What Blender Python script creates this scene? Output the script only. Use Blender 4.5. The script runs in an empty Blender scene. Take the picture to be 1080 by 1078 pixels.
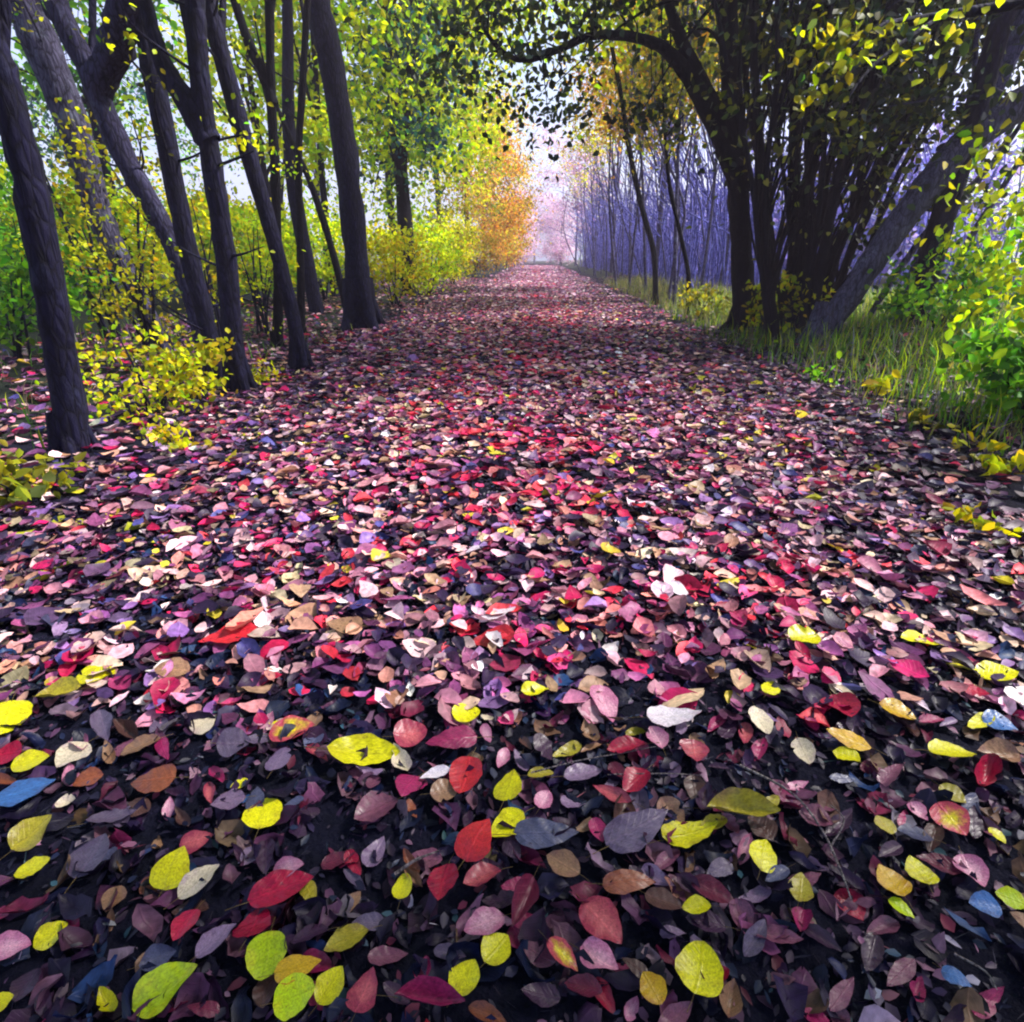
import bpy, math, random
import numpy as np
from mathutils import Vector

R = math.radians
rng = np.random.default_rng(7)
random.seed(7)
S = bpy.context.scene
COL = S.collection

# ------------------------------------------------------------------ camera
F = 600.0
CAM = np.array([0.0, 0.0, 1.0])
PITCH, YAW = R(24.1), R(2.4)
fw = np.array([-math.sin(YAW) * math.cos(PITCH), math.cos(YAW) * math.cos(PITCH), -math.sin(PITCH)])
rt = np.array([math.cos(YAW), math.sin(YAW), 0.0])
up = np.cross(rt, fw)
cd = bpy.data.cameras.new("camera")
cam = bpy.data.objects.new("camera", cd)
COL.objects.link(cam)
cam.location = CAM
cam.rotation_euler = (math.pi / 2 - PITCH, 0, YAW)
cd.sensor_width = 36.0
cd.lens = F / 1080 * 36.0
cd.clip_start, cd.clip_end = 0.03, 2000
S.camera = cam


def ray(px, py):
    return fw + (px - 540) / F * rt - (py - 539) / F * up


def project(P):
    d = np.asarray(P, float) - CAM
    z = d @ fw
    z = np.where(np.abs(z) < 1e-6, 1e-6, z)
    return 540 + F * (d @ rt) / z, 539 - F * (d @ up) / z, z


# ------------------------------------------------------------------ terrain
def sstep(a, b, x):
    t = np.clip((x - a) / (b - a), 0, 1)
    return t * t * (3 - 2 * t)


def gz(x, y):
    x = np.asarray(x, float)
    y = np.asarray(y, float)
    z = 0.012 * np.sin(x * 2.3 + 0.7 * y) + 0.010 * np.sin(y * 1.9 - x * 1.3) + 0.007 * np.sin(5.1 * x + 3.7 * y)
    z = z * sstep(0.2, 2.0, np.hypot(x, y))
    z = z + 0.22 * sstep(2.5, 4.2, x) + 0.12 * sstep(2.6, 4.5, -x)
    z = z + 0.10 * np.sin(x * 0.6 + 1) * sstep(5, 9, np.abs(x))
    return z


def ground(px, py):
    z = 0.0
    d = ray(px, py)
    for _ in range(6):
        t = (z - CAM[2]) / d[2]
        P = CAM + t * d
        z = float(gz(P[0], P[1]))
    return P


def at(px, py, Y):
    d = ray(px, py)
    return CAM + d * ((Y - CAM[1]) / d[1])


# ------------------------------------------------------------------ object helpers
def link(name, me, mats, parent=None):
    o = bpy.data.objects.new(name, me)
    COL.objects.link(o)
    for m in (mats if isinstance(mats, (list, tuple)) else [mats]):
        if me is not None:
            me.materials.append(m)
    if parent is not None:
        o.parent = parent
    return o


def tag(o, label=None, cat=None, group=None, kind=None):
    if label:
        o["label"] = label
    if cat:
        o["category"] = cat
    if group:
        o["group"] = group
    if kind:
        o["kind"] = kind
    return o


def empty(name, loc, label, cat, group=None):
    o = bpy.data.objects.new(name, None)
    COL.objects.link(o)
    o.location = loc
    o.empty_display_size = 0.1
    return tag(o, label, cat, group)


def mesh_np(name, V, faces4, col=None, uv=None, smooth=False):
    """V (n,3), faces4 (m,4) int, col per-vertex (n,3), uv per-vertex (n,2)"""
    me = bpy.data.meshes.new(name)
    n, m = len(V), len(faces4)
    me.vertices.add(n)
    me.vertices.foreach_set("co", np.asarray(V, np.float32).ravel())
    me.loops.add(m * 4)
    li = np.asarray(faces4, np.int32).ravel()
    me.loops.foreach_set("vertex_index", li)
    me.polygons.add(m)
    me.polygons.foreach_set("loop_start", np.arange(m, dtype=np.int32) * 4)
    if smooth:
        me.polygons.foreach_set("use_smooth", np.ones(m, bool))
    if col is not None:
        a = me.color_attributes.new("col", "FLOAT_COLOR", "POINT")
        c = np.ones((n, 4), np.float32)
        c[:, :3] = col
        a.data.foreach_set("color", c.ravel())
    if uv is not None:
        l = me.uv_layers.new(name="UVMap")
        l.data.foreach_set("uv", np.asarray(uv, np.float32)[li].ravel())
    me.update(calc_edges=True)
    me.validate()
    return me


# ------------------------------------------------------------------ materials
def newmat(name):
    m = bpy.data.materials.new(name)
    m.use_nodes = True
    nt = m.node_tree
    nt.nodes.clear()
    out = nt.nodes.new("ShaderNodeOutputMaterial")
    return m, nt, out


def N(nt, t, **kw):
    n = nt.nodes.new(t)
    for k, v in kw.items():
        if k in n.inputs.keys():
            n.inputs[k].default_value = v
        else:
            setattr(n, k, v)
    return n


def leaf_shader(nt, out, colsock, rough=0.45, trans=0.4, bump=None, spec=0.5):
    p = N(nt, "ShaderNodeBsdfPrincipled")
    p.inputs["Roughness"].default_value = rough
    p.inputs["Specular IOR Level"].default_value = spec
    nt.links.new(colsock, p.inputs["Base Color"])
    if bump is not None:
        nt.links.new(bump, p.inputs["Normal"])
    if trans <= 0:
        nt.links.new(p.outputs[0], out.inputs[0])
        return
    t = N(nt, "ShaderNodeBsdfTranslucent")
    nt.links.new(colsock, t.inputs["Color"])
    mx = N(nt, "ShaderNodeMixShader")
    mx.inputs[0].default_value = trans
    nt.links.new(p.outputs[0], mx.inputs[1])
    nt.links.new(t.outputs[0], mx.inputs[2])
    nt.links.new(mx.outputs[0], out.inputs[0])


def mat_foliage(name, trans=0.45, rough=0.5):
    m, nt, out = newmat(name)
    a = N(nt, "ShaderNodeAttribute", attribute_name="col")
    leaf_shader(nt, out, a.outputs["Color"], rough, trans, spec=0.3)
    return m


def vein_nodes(nt, base_sock, vein_mul, uv):
    """lighter midrib and side veins; returns colour socket and bump normal"""
    sep = N(nt, "ShaderNodeSeparateXYZ")
    nt.links.new(uv, sep.inputs[0])
    ab = N(nt, "ShaderNodeMath", operation="ABSOLUTE")
    c = N(nt, "ShaderNodeMath", operation="SUBTRACT")
    c.inputs[1].default_value = 0.5
    nt.links.new(sep.outputs[1], c.inputs[0])
    nt.links.new(c.outputs[0], ab.inputs[0])
    mid = N(nt, "ShaderNodeMapRange")
    mid.inputs["From Min"].default_value = 0.012
    mid.inputs["From Max"].default_value = 0.05
    mid.inputs["To Min"].default_value = 1
    mid.inputs["To Max"].default_value = 0
    nt.links.new(ab.outputs[0], mid.inputs["Value"])
    # side veins: sin((u - |v|*0.55) * k)
    k1 = N(nt, "ShaderNodeMath", operation="MULTIPLY_ADD")
    k1.inputs[1].default_value = -0.55
    nt.links.new(ab.outputs[0], k1.inputs[0])
    nt.links.new(sep.outputs[0], k1.inputs[2])
    k2 = N(nt, "ShaderNodeMath", operation="MULTIPLY")
    k2.inputs[1].default_value = 52.0
    nt.links.new(k1.outputs[0], k2.inputs[0])
    sn = N(nt, "ShaderNodeMath", operation="SINE")
    nt.links.new(k2.outputs[0], sn.inputs[0])
    sv = N(nt, "ShaderNodeMapRange")
    sv.inputs["From Min"].default_value = 0.75
    sv.inputs["From Max"].default_value = 1.0
    sv.inputs["To Min"].default_value = 0
    sv.inputs["To Max"].default_value = 0.5
    nt.links.new(sn.outputs[0], sv.inputs["Value"])
    mxx = N(nt, "ShaderNodeMath", operation="MAXIMUM")
    nt.links.new(mid.outputs[0], mxx.inputs[0])
    nt.links.new(sv.outputs[0], mxx.inputs[1])
    sc = N(nt, "ShaderNodeMath", operation="MULTIPLY")
    sc.inputs[1].default_value = 0.34
    nt.links.new(mxx.outputs[0], sc.inputs[0])
    mix = N(nt, "ShaderNodeMixRGB", blend_type="MULTIPLY")
    mix.inputs["Color2"].default_value = (*vein_mul, 1)
    nt.links.new(sc.outputs[0], mix.inputs["Fac"])
    nt.links.new(base_sock, mix.inputs["Color1"])
    b = N(nt, "ShaderNodeBump")
    b.inputs["Strength"].default_value = 0.35
    b.inputs["Distance"].default_value = 0.002
    nt.links.new(mxx.outputs[0], b.inputs["Height"])
    return mix.outputs[0], b.outputs[0]


def mat_litter():
    m, nt, out = newmat("fallen_leaf_mix")
    a = N(nt, "ShaderNodeAttribute", attribute_name="col")
    uv = N(nt, "ShaderNodeUVMap")
    geo = N(nt, "ShaderNodeNewGeometry")
    nz = N(nt, "ShaderNodeTexNoise")
    nz.inputs["Scale"].default_value = 60
    nz.inputs["Detail"].default_value = 3
    nt.links.new(geo.outputs["Position"], nz.inputs["Vector"])
    rm = N(nt, "ShaderNodeMapRange")
    rm.inputs["From Min"].default_value = 0.3
    rm.inputs["From Max"].default_value = 0.7
    rm.inputs["To Min"].default_value = 0.55
    rm.inputs["To Max"].default_value = 1.2
    nt.links.new(nz.outputs["Fac"], rm.inputs["Value"])
    mu = N(nt, "ShaderNodeMixRGB", blend_type="MULTIPLY")
    mu.inputs["Fac"].default_value = 1
    nt.links.new(a.outputs["Color"], mu.inputs["Color1"])
    nt.links.new(rm.outputs[0], mu.inputs["Color2"])
    cs, bs = vein_nodes(nt, mu.outputs[0], (1.7, 1.5, 1.5), uv.outputs[0])
    leaf_shader(nt, out, cs, 0.45, 0.12, bs, 0.22)
    return m


def mat_leaf(name, c1, c2, vein=(1.6, 1.4, 1.3), spread=0.5, edge=0.5):
    """single fallen leaf: body colour c1, blotches and rim of c2"""
    m, nt, out = newmat(name)
    uv = N(nt, "ShaderNodeUVMap")
    oi = N(nt, "ShaderNodeObjectInfo")
    ad = N(nt, "ShaderNodeVectorMath", operation="ADD")
    cmb = N(nt, "ShaderNodeCombineXYZ")
    s = N(nt, "ShaderNodeMath", operation="MULTIPLY")
    s.inputs[1].default_value = 40
    nt.links.new(oi.outputs["Random"], s.inputs[0])
    nt.links.new(s.outputs[0], cmb.inputs[0])
    nt.links.new(s.outputs[0], cmb.inputs[2])
    nt.links.new(uv.outputs[0], ad.inputs[0])
    nt.links.new(cmb.outputs[0], ad.inputs[1])
    nz = N(nt, "ShaderNodeTexNoise")
    nz.inputs["Scale"].default_value = 2.6
    nz.inputs["Detail"].default_value = 5
    nz.inputs["Roughness"].default_value = 0.65
    nt.links.new(ad.outputs[0], nz.inputs["Vector"])
    # distance from the leaf's middle drives a rim of the second colour
    sub = N(nt, "ShaderNodeVectorMath", operation="DISTANCE")
    sub.inputs[1].default_value = (0.5, 0.5, 0)
    nt.links.new(uv.outputs[0], sub.inputs[0])
    e = N(nt, "ShaderNodeMath", operation="MULTIPLY_ADD")
    e.inputs[1].default_value = edge
    nt.links.new(sub.outputs["Value"], e.inputs[0])
    nt.links.new(nz.outputs["Fac"], e.inputs[2])
    mr = N(nt, "ShaderNodeMapRange")
    mr.inputs["From Min"].default_value = 0.62 + 0.2 * (0.5 - spread)
    mr.inputs["From Max"].default_value = 0.9 + 0.2 * (0.5 - spread)
    nt.links.new(e.outputs[0], mr.inputs["Value"])
    mix = N(nt, "ShaderNodeMixRGB")
    mix.inputs["Color1"].default_value = (*c1, 1)
    mix.inputs["Color2"].default_value = (*c2, 1)
    nt.links.new(mr.outputs[0], mix.inputs["Fac"])
    # fine speckle
    n2 = N(nt, "ShaderNodeTexNoise")
    n2.inputs["Scale"].default_value = 22
    n2.inputs["Detail"].default_value = 2
    nt.links.new(ad.outputs[0], n2.inputs["Vector"])
    r2 = N(nt, "ShaderNodeMapRange")
    r2.inputs["From Min"].default_value = 0.3
    r2.inputs["From Max"].default_value = 0.7
    r2.inputs["To Min"].default_value = 0.6
    r2.inputs["To Max"].default_value = 1.12
    nt.links.new(n2.outputs["Fac"], r2.inputs["Value"])
    # leaf-to-leaf brightness
    r3 = N(nt, "ShaderNodeMapRange")
    r3.inputs["To Min"].default_value = 0.8
    r3.inputs["To Max"].default_value = 1.15
    nt.links.new(oi.outputs["Random"], r3.inputs["Value"])
    pr = N(nt, "ShaderNodeMath", operation="MULTIPLY")
    nt.links.new(r2.outputs[0], pr.inputs[0])
    nt.links.new(r3.outputs[0], pr.inputs[1])
    mu = N(nt, "ShaderNodeMixRGB", blend_type="MULTIPLY")
    mu.inputs["Fac"].default_value = 1
    nt.links.new(mix.outputs[0], mu.inputs["Color1"])
    nt.links.new(pr.outputs[0], mu.inputs["Color2"])
    n3 = N(nt, "ShaderNodeTexNoise")
    n3.inputs["Scale"].default_value = 7
    n3.inputs["Detail"].default_value = 4
    n3.inputs["Roughness"].default_value = 0.75
    nt.links.new(ad.outputs[0], n3.inputs["Vector"])
    rs = N(nt, "ShaderNodeMapRange")
    rs.inputs["From Min"].default_value = 0.60
    rs.inputs["From Max"].default_value = 0.70
    rs.inputs["To Max"].default_value = 0.8
    nt.links.new(n3.outputs["Fac"], rs.inputs["Value"])
    rot = N(nt, "ShaderNodeMixRGB")
    rot.inputs["Color2"].default_value = (c2[0] * .3 + .01, c2[1] * .25 + .006, c2[2] * .3 + .008, 1)
    nt.links.new(rs.outputs[0], rot.inputs["Fac"])
    nt.links.new(mu.outputs[0], rot.inputs["Color1"])
    cs, bs = vein_nodes(nt, rot.outputs[0], vein, uv.outputs[0])
    leaf_shader(nt, out, cs, 0.36, 0.1, bs, 0.38)
    return m


def mat_bark(name, c1, c2, scale=7.0):
    m, nt, out = newmat(name)
    tc = N(nt, "ShaderNodeTexCoord")
    mp = N(nt, "ShaderNodeMapping")
    mp.inputs["Scale"].default_value = (1, 1, 0.3)
    nt.links.new(tc.outputs["Object"], mp.inputs[0])
    nz = N(nt, "ShaderNodeTexNoise")
    nz.inputs["Scale"].default_value = scale * 3
    nz.inputs["Detail"].default_value = 6
    nz.inputs["Roughness"].default_value = 0.7
    nt.links.new(mp.outputs[0], nz.inputs["Vector"])
    vo = N(nt, "ShaderNodeTexVoronoi", feature="DISTANCE_TO_EDGE")
    vo.inputs["Scale"].default_value = scale * 4
    nt.links.new(mp.outputs[0], vo.inputs["Vector"])
    rp = N(nt, "ShaderNodeValToRGB")
    rp.color_ramp.elements[0].position = 0.33
    rp.color_ramp.elements[0].color = (*c1, 1)
    rp.color_ramp.elements[1].position = 0.68
    rp.color_ramp.elements[1].color = (*c2, 1)
    nt.links.new(nz.outputs["Fac"], rp.inputs[0])
    li = N(nt, "ShaderNodeTexNoise")
    li.inputs["Scale"].default_value = 5.5
    li.inputs["Detail"].default_value = 7
    li.inputs["Roughness"].default_value = 0.75
    nt.links.new(tc.outputs["Object"], li.inputs["Vector"])
    lr_ = N(nt, "ShaderNodeMapRange")
    lr_.inputs["From Min"].default_value = 0.54
    lr_.inputs["From Max"].default_value = 0.66
    lr_.inputs["To Max"].default_value = 0.65
    nt.links.new(li.outputs["Fac"], lr_.inputs["Value"])
    lm = N(nt, "ShaderNodeMixRGB")
    lm.inputs["Color2"].default_value = (c2[0] * 1.5 + .006, c2[1] * 1.8 + .008, c2[2] * 1.5, 1)
    nt.links.new(lr_.outputs[0], lm.inputs["Fac"])
    nt.links.new(rp.outputs[0], lm.inputs["Color1"])
    ck = N(nt, "ShaderNodeMapRange")
    ck.inputs["From Max"].default_value = 0.12
    ck.inputs["To Min"].default_value = 0.3
    nt.links.new(vo.outputs["Distance"], ck.inputs["Value"])
    cm = N(nt, "ShaderNodeMixRGB", blend_type="MULTIPLY")
    cm.inputs["Fac"].default_value = 1
    nt.links.new(lm.outputs[0], cm.inputs["Color1"])
    nt.links.new(ck.outputs[0], cm.inputs["Color2"])
    ad = N(nt, "ShaderNodeMath", operation="ADD")
    nt.links.new(nz.outputs["Fac"], ad.inputs[0])
    nt.links.new(vo.outputs["Distance"], ad.inputs[1])
    b = N(nt, "ShaderNodeBump")
    b.inputs["Strength"].default_value = 0.9
    b.inputs["Distance"].default_value = 0.02
    nt.links.new(ad.outputs[0], b.inputs["Height"])
    p = N(nt, "ShaderNodeBsdfPrincipled")
    p.inputs["Roughness"].default_value = 0.9
    p.inputs["Specular IOR Level"].default_value = 0.2
    nt.links.new(cm.outputs[0], p.inputs["Base Color"])
    nt.links.new(b.outputs[0], p.inputs["Normal"])
    nt.links.new(p.outputs[0], out.inputs[0])
    return m


def mat_soil(name, c1, c2, c3, bump=0.8):
    m, nt, out = newmat(name)
    tc = N(nt, "ShaderNodeTexCoord")
    nz = N(nt, "ShaderNodeTexNoise")
    nz.inputs["Scale"].default_value = 9
    nz.inputs["Detail"].default_value = 8
    nz.inputs["Roughness"].default_value = 0.7
    nt.links.new(tc.outputs["Object"], nz.inputs["Vector"])
    rp = N(nt, "ShaderNodeValToRGB")
    rp.color_ramp.elements[0].position = 0.35
    rp.color_ramp.elements[0].color = (*c1, 1)
    rp.color_ramp.elements[1].position = 0.62
    rp.color_ramp.elements[1].color = (*c2, 1)
    e = rp.color_ramp.elements.new(0.75)
    e.color = (*c3, 1)
    nt.links.new(nz.outputs["Fac"], rp.inputs[0])
    n2 = N(nt, "ShaderNodeTexNoise")
    n2.inputs["Scale"].default_value = 70
    n2.inputs["Detail"].default_value = 6
    nt.links.new(tc.outputs["Object"], n2.inputs["Vector"])
    b = N(nt, "ShaderNodeBump")
    b.inputs["Strength"].default_value = bump
    b.inputs["Distance"].default_value = 0.015
    nt.links.new(n2.outputs["Fac"], b.inputs["Height"])
    p = N(nt, "ShaderNodeBsdfPrincipled")
    p.inputs["Roughness"].default_value = 0.9
    p.inputs["Specular IOR Level"].default_value = 0.12
    nt.links.new(rp.outputs[0], p.inputs["Base Color"])
    nt.links.new(b.outputs[0], p.inputs["Normal"])
    nt.links.new(p.outputs[0], out.inputs[0])
    return m


FOL = mat_foliage("tree_leaves", 0.6, 0.55)
FOLDARK = mat_foliage("dense_tree_leaves", 0.25, 0.4)
GRASS = mat_foliage("grass_blades", 0.35, 0.5)
LIT = mat_litter()
BARK = mat_bark("dark_violet_bark", (0.002, 0.002, 0.010), (0.012, 0.011, 0.044))
BARKG = mat_bark("grey_violet_bark", (0.011, 0.010, 0.030), (0.050, 0.045, 0.105))
BARKD = mat_bark("black_bark", (0.001, 0.001, 0.004), (0.004, 0.0038, 0.014))
BARKP = mat_bark("pale_violet_bark", (0.022, 0.02, 0.045), (0.11, 0.10, 0.18))
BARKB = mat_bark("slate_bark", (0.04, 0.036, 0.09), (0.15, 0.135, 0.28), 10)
SOIL = mat_soil("dark_soil", (0.0015, 0.002, 0.007), (0.005, 0.005, 0.016), (0.014, 0.012, 0.034))
EARTH = mat_soil("woodland_earth", (0.008, 0.010, 0.010), (0.022, 0.030, 0.018), (0.045, 0.055, 0.035))
TWIG = mat_bark("dry_twig", (0.09, 0.075, 0.09), (0.3, 0.25, 0.26), 20)

# ------------------------------------------------------------------ geometry helpers
def norm(a):
    a = np.asarray(a, float)
    return a / np.maximum(np.linalg.norm(a, axis=-1, keepdims=True), 1e-9)


def spline(pts, rad, seg=6):
    pts = np.asarray(pts, float)
    rad = np.asarray(rad, float)
    P = np.vstack([2 * pts[0] - pts[1], pts, 2 * pts[-1] - pts[-2]])
    O, Q = [], []
    for i in range(len(pts) - 1):
        p0, p1, p2, p3 = P[i], P[i + 1], P[i + 2], P[i + 3]
        for k in range(seg):
            t = k / seg
            O.append(0.5 * ((2 * p1) + (-p0 + p2) * t + (2 * p0 - 5 * p1 + 4 * p2 - p3) * t * t
                            + (-p0 + 3 * p1 - 3 * p2 + p3) * t ** 3))
            Q.append(rad[i] * (1 - t) + rad[i + 1] * t)
    O.append(pts[-1])
    Q.append(rad[-1])
    return np.array(O), np.array(Q)


class TB:
    """collects tubes of one piece of wood into one mesh"""

    def __init__(self):
        self.V, self.Fc, self.n = [], [], 0

    def tube(self, pts, rad, sides=8, seg=5, wob=0.06):
        P, r = spline(pts, rad, seg)
        m = len(P)
        T = norm(np.gradient(P, axis=0))
        ref = np.array([1.0, 0.13, 0.07]) if abs(T[0][0]) < 0.8 else np.array([0.1, 1.0, 0.1])
        A = norm(ref - (T @ ref)[:, None] * T)
        B = np.cross(T, A)
        th = np.linspace(0, 2 * np.pi, sides, endpoint=False)
        rr = r[:, None] * (1 + wob * rng.standard_normal((m, sides)) + 0.5 * wob * rng.standard_normal((m, 1)))
        V = P[:, None, :] + rr[..., None] * (np.cos(th)[None, :, None] * A[:, None, :] + np.sin(th)[None, :, None] * B[:, None, :])
        V = V.reshape(-1, 3)
        i = np.arange(m - 1)[:, None] * sides
        j = np.arange(sides)[None, :]
        f = np.stack([i + j, i + (j + 1) % sides, i + sides + (j + 1) % sides, i + sides + j], -1).reshape(-1, 4)
        self.V.append(V)
        self.Fc.append(f + self.n)
        self.n += len(V)

    def build(self, name, mat, parent=None, origin=(0, 0, 0)):
        me = mesh_np(name, np.vstack(self.V) - np.asarray(origin), np.vstack(self.Fc), smooth=True)
        return link(name, me, mat, parent)


LEAF6 = np.array([(-.5, 0), (-.18, .5), (.18, .4), (.5, 0), (.18, -.4), (-.18, -.5)])


def leaf6(C, L, W, D, Nn, fold=0.18):
    """simple 6-vertex leaves; returns V (n*6,3), faces"""
    C = np.asarray(C, float)
    n = len(C)
    D = norm(D)
    Nn = norm(Nn - np.sum(Nn * D, 1, keepdims=True) * D)
    X = np.cross(Nn, D)
    u, v = LEAF6[:, 0], LEAF6[:, 1]
    w = np.abs(v) * 2 * fold
    V = (C[:, None, :] + (L[:, None] * u)[..., None] * D[:, None, :] + (W[:, None] * v)[..., None] * X[:, None, :]
         + (W[:, None] * w)[..., None] * Nn[:, None, :])
    b = np.arange(n)[:, None] * 6
    f = np.concatenate([b + np.array([0, 1, 2, 3]), b + np.array([0, 3, 4, 5])], 1).reshape(-1, 4)
    return V.reshape(-1, 3), f


ROWU = np.array([-.5, -.36, -.12, .14, .36, .5])
ROWW = np.array([.06, .62, 1.0, .86, .46, .03])


def leaf18(C, L, W, D, Nn, curl, cup):
    C = np.asarray(C, float)
    n = len(C)
    D = norm(D)
    Nn = norm(Nn - np.sum(Nn * D, 1, keepdims=True) * D)
    X = np.cross(Nn, D)
    u = np.repeat(ROWU, 3)
    s = np.tile([-1, 0, 1], 6)
    v = np.repeat(ROWW, 3) * s * 0.5
    z = (curl[:, None] * (u ** 2 * 4) * L[:, None] * 0.25 + cup[:, None] * (np.abs(v) * 2) ** 1.3 * W[:, None] * 0.5)
    V = (C[:, None, :] + (L[:, None] * u)[..., None] * D[:, None, :] + (W[:, None] * v)[..., None] * X[:, None, :]
         + z[..., None] * Nn[:, None, :])
    uv = np.tile(np.stack([u + .5, v + .5], -1), (n, 1))
    q = []
    for i in range(5):
        for j in range(2):
            a = i * 3 + j
            q.append((a, a + 3, a + 4, a + 1))
    f = (np.arange(n)[:, None, None] * 18 + np.array(q)[None]).reshape(-1, 4)
    return V.reshape(-1, 3), f, uv


def pal_pick(pal, n, var=0.22):
    cols = np.array([p[1] for p in pal], float)
    w = np.array([p[0] for p in pal], float)
    i = rng.choice(len(pal), n, p=w / w.sum())
    c = cols[i] * np.exp(var * rng.standard_normal((n, 1))) * np.exp(0.08 * rng.standard_normal((n, 3)))
    return np.clip(c, 0.002, 0.95)


LIME = [(4, (.50, .64, .005)), (2, (.34, .56, .006)), (3, (.68, .68, .005)), (.6, (.10, .26, .012))]
YELL = [(3, (.62, .56, .006)), (2, (.46, .52, .006)), (1, (.62, .42, .008)), (1, (.2, .26, .01))]
OLIVE = [(3, (.22, .22, .012)), (2, (.14, .17, .012)), (2, (.34, .30, .01)), (1, (.08, .1, .02))]
GREEN = [(3, (.09, .28, .015)), (2, (.18, .40, .010)), (1, (.03, .10, .02)), (1, (.3, .48, .010))]
DKGREEN = [(3, (.018, .035, .016)), (2, (.03, .055, .014)), (1, (.012, .02, .02)), (1, (.08, .11, .012))]
TEAL = [(3, (.02, .09, .05)), (2, (.02, .06, .09)), (2, (.2, .36, .012))]
GOLD = [(3, (.66, .40, .008)), (2, (.58, .27, .01)), (2, (.5, .46, .008)), (1, (.24, .26, .012))]
ORANGE = [(3, (.75, .34, .012)), (2, (.7, .46, .012)), (2, (.6, .2, .02)), (1, (.4, .34, .02))]
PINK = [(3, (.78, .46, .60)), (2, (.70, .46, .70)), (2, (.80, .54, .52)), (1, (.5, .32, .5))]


def foliage(ells, pal, leaf=(.05, .09), clump=0.28, nper=60, var=0.22, flat=0.6, shell=0.35, upb=0.5, cvar=0.3):
    """ells: list of (centre, radii, number of clumps). leaves gathered in clumps through each ellipsoid"""
    Vs, Fs, Cs, n0, tips = [], [], [], 0, []
    for c, r, k in ells:
        d = norm(rng.standard_normal((k, 3)))
        rad = (shell + (1 - shell) * rng.random(k)) ** (1 / 1.5)
        cc = np.asarray(c) + d * rad[:, None] * np.asarray(r)
        tips.append(cc)
        m = rng.poisson(nper, k)
        idx = np.repeat(np.arange(k), m)
        n = len(idx)
        if not n:
            continue
        cs = clump * np.exp(0.3 * rng.standard_normal(k))
        off = rng.standard_normal((n, 3)) * cs[idx][:, None] * np.array([1, 1, flat])
        P = cc[idx] + off
        L = rng.uniform(*leaf, n)
        W = L * rng.uniform(.5, .75, n)
        D = rng.standard_normal((n, 3)) + np.array([0, 0, -.35])
        Nn = rng.standard_normal((n, 3)) + np.array([0, 0, upb * 2])
        col = pal_pick(pal, n, var) * np.exp(cvar * rng.standard_normal(k))[idx][:, None]
        keep = P[:, 2] > gz(P[:, 0], P[:, 1]) + 0.02
        P, L, W, D, Nn, col = P[keep], L[keep], W[keep], D[keep], Nn[keep], np.clip(col[keep], .002, .95)
        V, f = leaf6(P, L, W, D, Nn)
        Vs.append(V)
        Fs.append(f + n0)
        n0 += len(V)
        Cs.append(np.repeat(col, 6, 0))
    return np.vstack(Vs), np.vstack(Fs), np.vstack(Cs), np.vstack(tips)


def tree(name, label, cat, group, tubes, bark, ells=(), pal=LIME, folmat=None, limbs=10, limb_from=0.55, branches=(), sides=10,
         lr=0.03, crown_name="crown", wob=0.05, shoots=0, shoot_pal=None, **fk):
    """tubes: list of (points, radii); first is the trunk. branches: list of (points, radii), each a part of its own"""
    base = np.asarray(tubes[0][0][0], float)
    root = empty(name, base, label, cat, group)
    tb = TB()
    for pts, rad in tubes:
        tb.tube(pts, rad, sides, wob=wob)
    P0, r0_ = spline(tubes[0][0], tubes[0][1])
    if r0_[0] > .045 and sides >= 10:                     # root flare
        for q in range(5):
            a = q * 1.257 + rng.uniform(0, .8)
            d = np.array([math.cos(a), math.sin(a), 0])
            g0 = float(gz(base[0], base[1]))
            b0 = np.array([base[0], base[1], g0])
            tb.tube([b0 + d * r0_[0] * .35 + [0, 0, r0_[0] * 2.2], b0 + d * r0_[0] * .8 + [0, 0, r0_[0] * .5], b0 + d * r0_[0] * 1.5 + [0, 0, -.05]],
                    [r0_[0] * .4, r0_[0] * .3, r0_[0] * .12], 7, 4)
    SV = None
    if shoots:
        ee = []
        for q in range(shoots):
            i = int(rng.uniform(.12, .9) * (len(P0) - 1))
            e = P0[i] + np.array([rng.normal(0, .32), rng.normal(-.1, .28), rng.uniform(.05, .45)])
            m = P0[i] * .5 + e * .5 + rng.normal(0, .04, 3)
            tb.tube([P0[i], m, e], [.012, .009, .003], 5, 4)
            ee += [(e, (.12, .12, .1), 1), (m * .3 + e * .7, (.12, .12, .08), 1)]
        SV = foliage(ee, shoot_pal or YELL, leaf=(.03, .052), nper=10, clump=.12, shell=.2)
    V = None
    if len(ells):
        V, f, c, tips = foliage(ells, pal, **fk)
        P, r = spline(tubes[0][0], tubes[0][1])
        n = min(limbs, len(tips))
        for t in tips[rng.choice(len(tips), n, replace=False)] if n else ():
            i = int(rng.uniform(limb_from, 0.98) * (len(P) - 1))
            s = P[i]
            mid = s * .5 + t * .5 + np.array([0, 0, .12 * np.linalg.norm(t - s)]) + rng.standard_normal(3) * .05
            r0 = min(r[i] * .6, lr)
            tb.tube([s, mid, t], [r0, r0 * .6, r0 * .2], 5, 4)
    tb.build("trunk", bark, root, base)
    for pts, rad in branches:
        b = TB()
        b.tube(pts, rad, 8)
        b.build("branch", bark, root, base)
    if SV is not None:
        V, f, c = np.vstack([V, SV[0]]), np.vstack([f, SV[1] + len(V)]), np.vstack([c, SV[2]])
    if V is not None:
        me = mesh_np(crown_name, V - base, f, c)
        link(crown_name, me, folmat or FOL, root)
    return root


TW = .70


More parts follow.
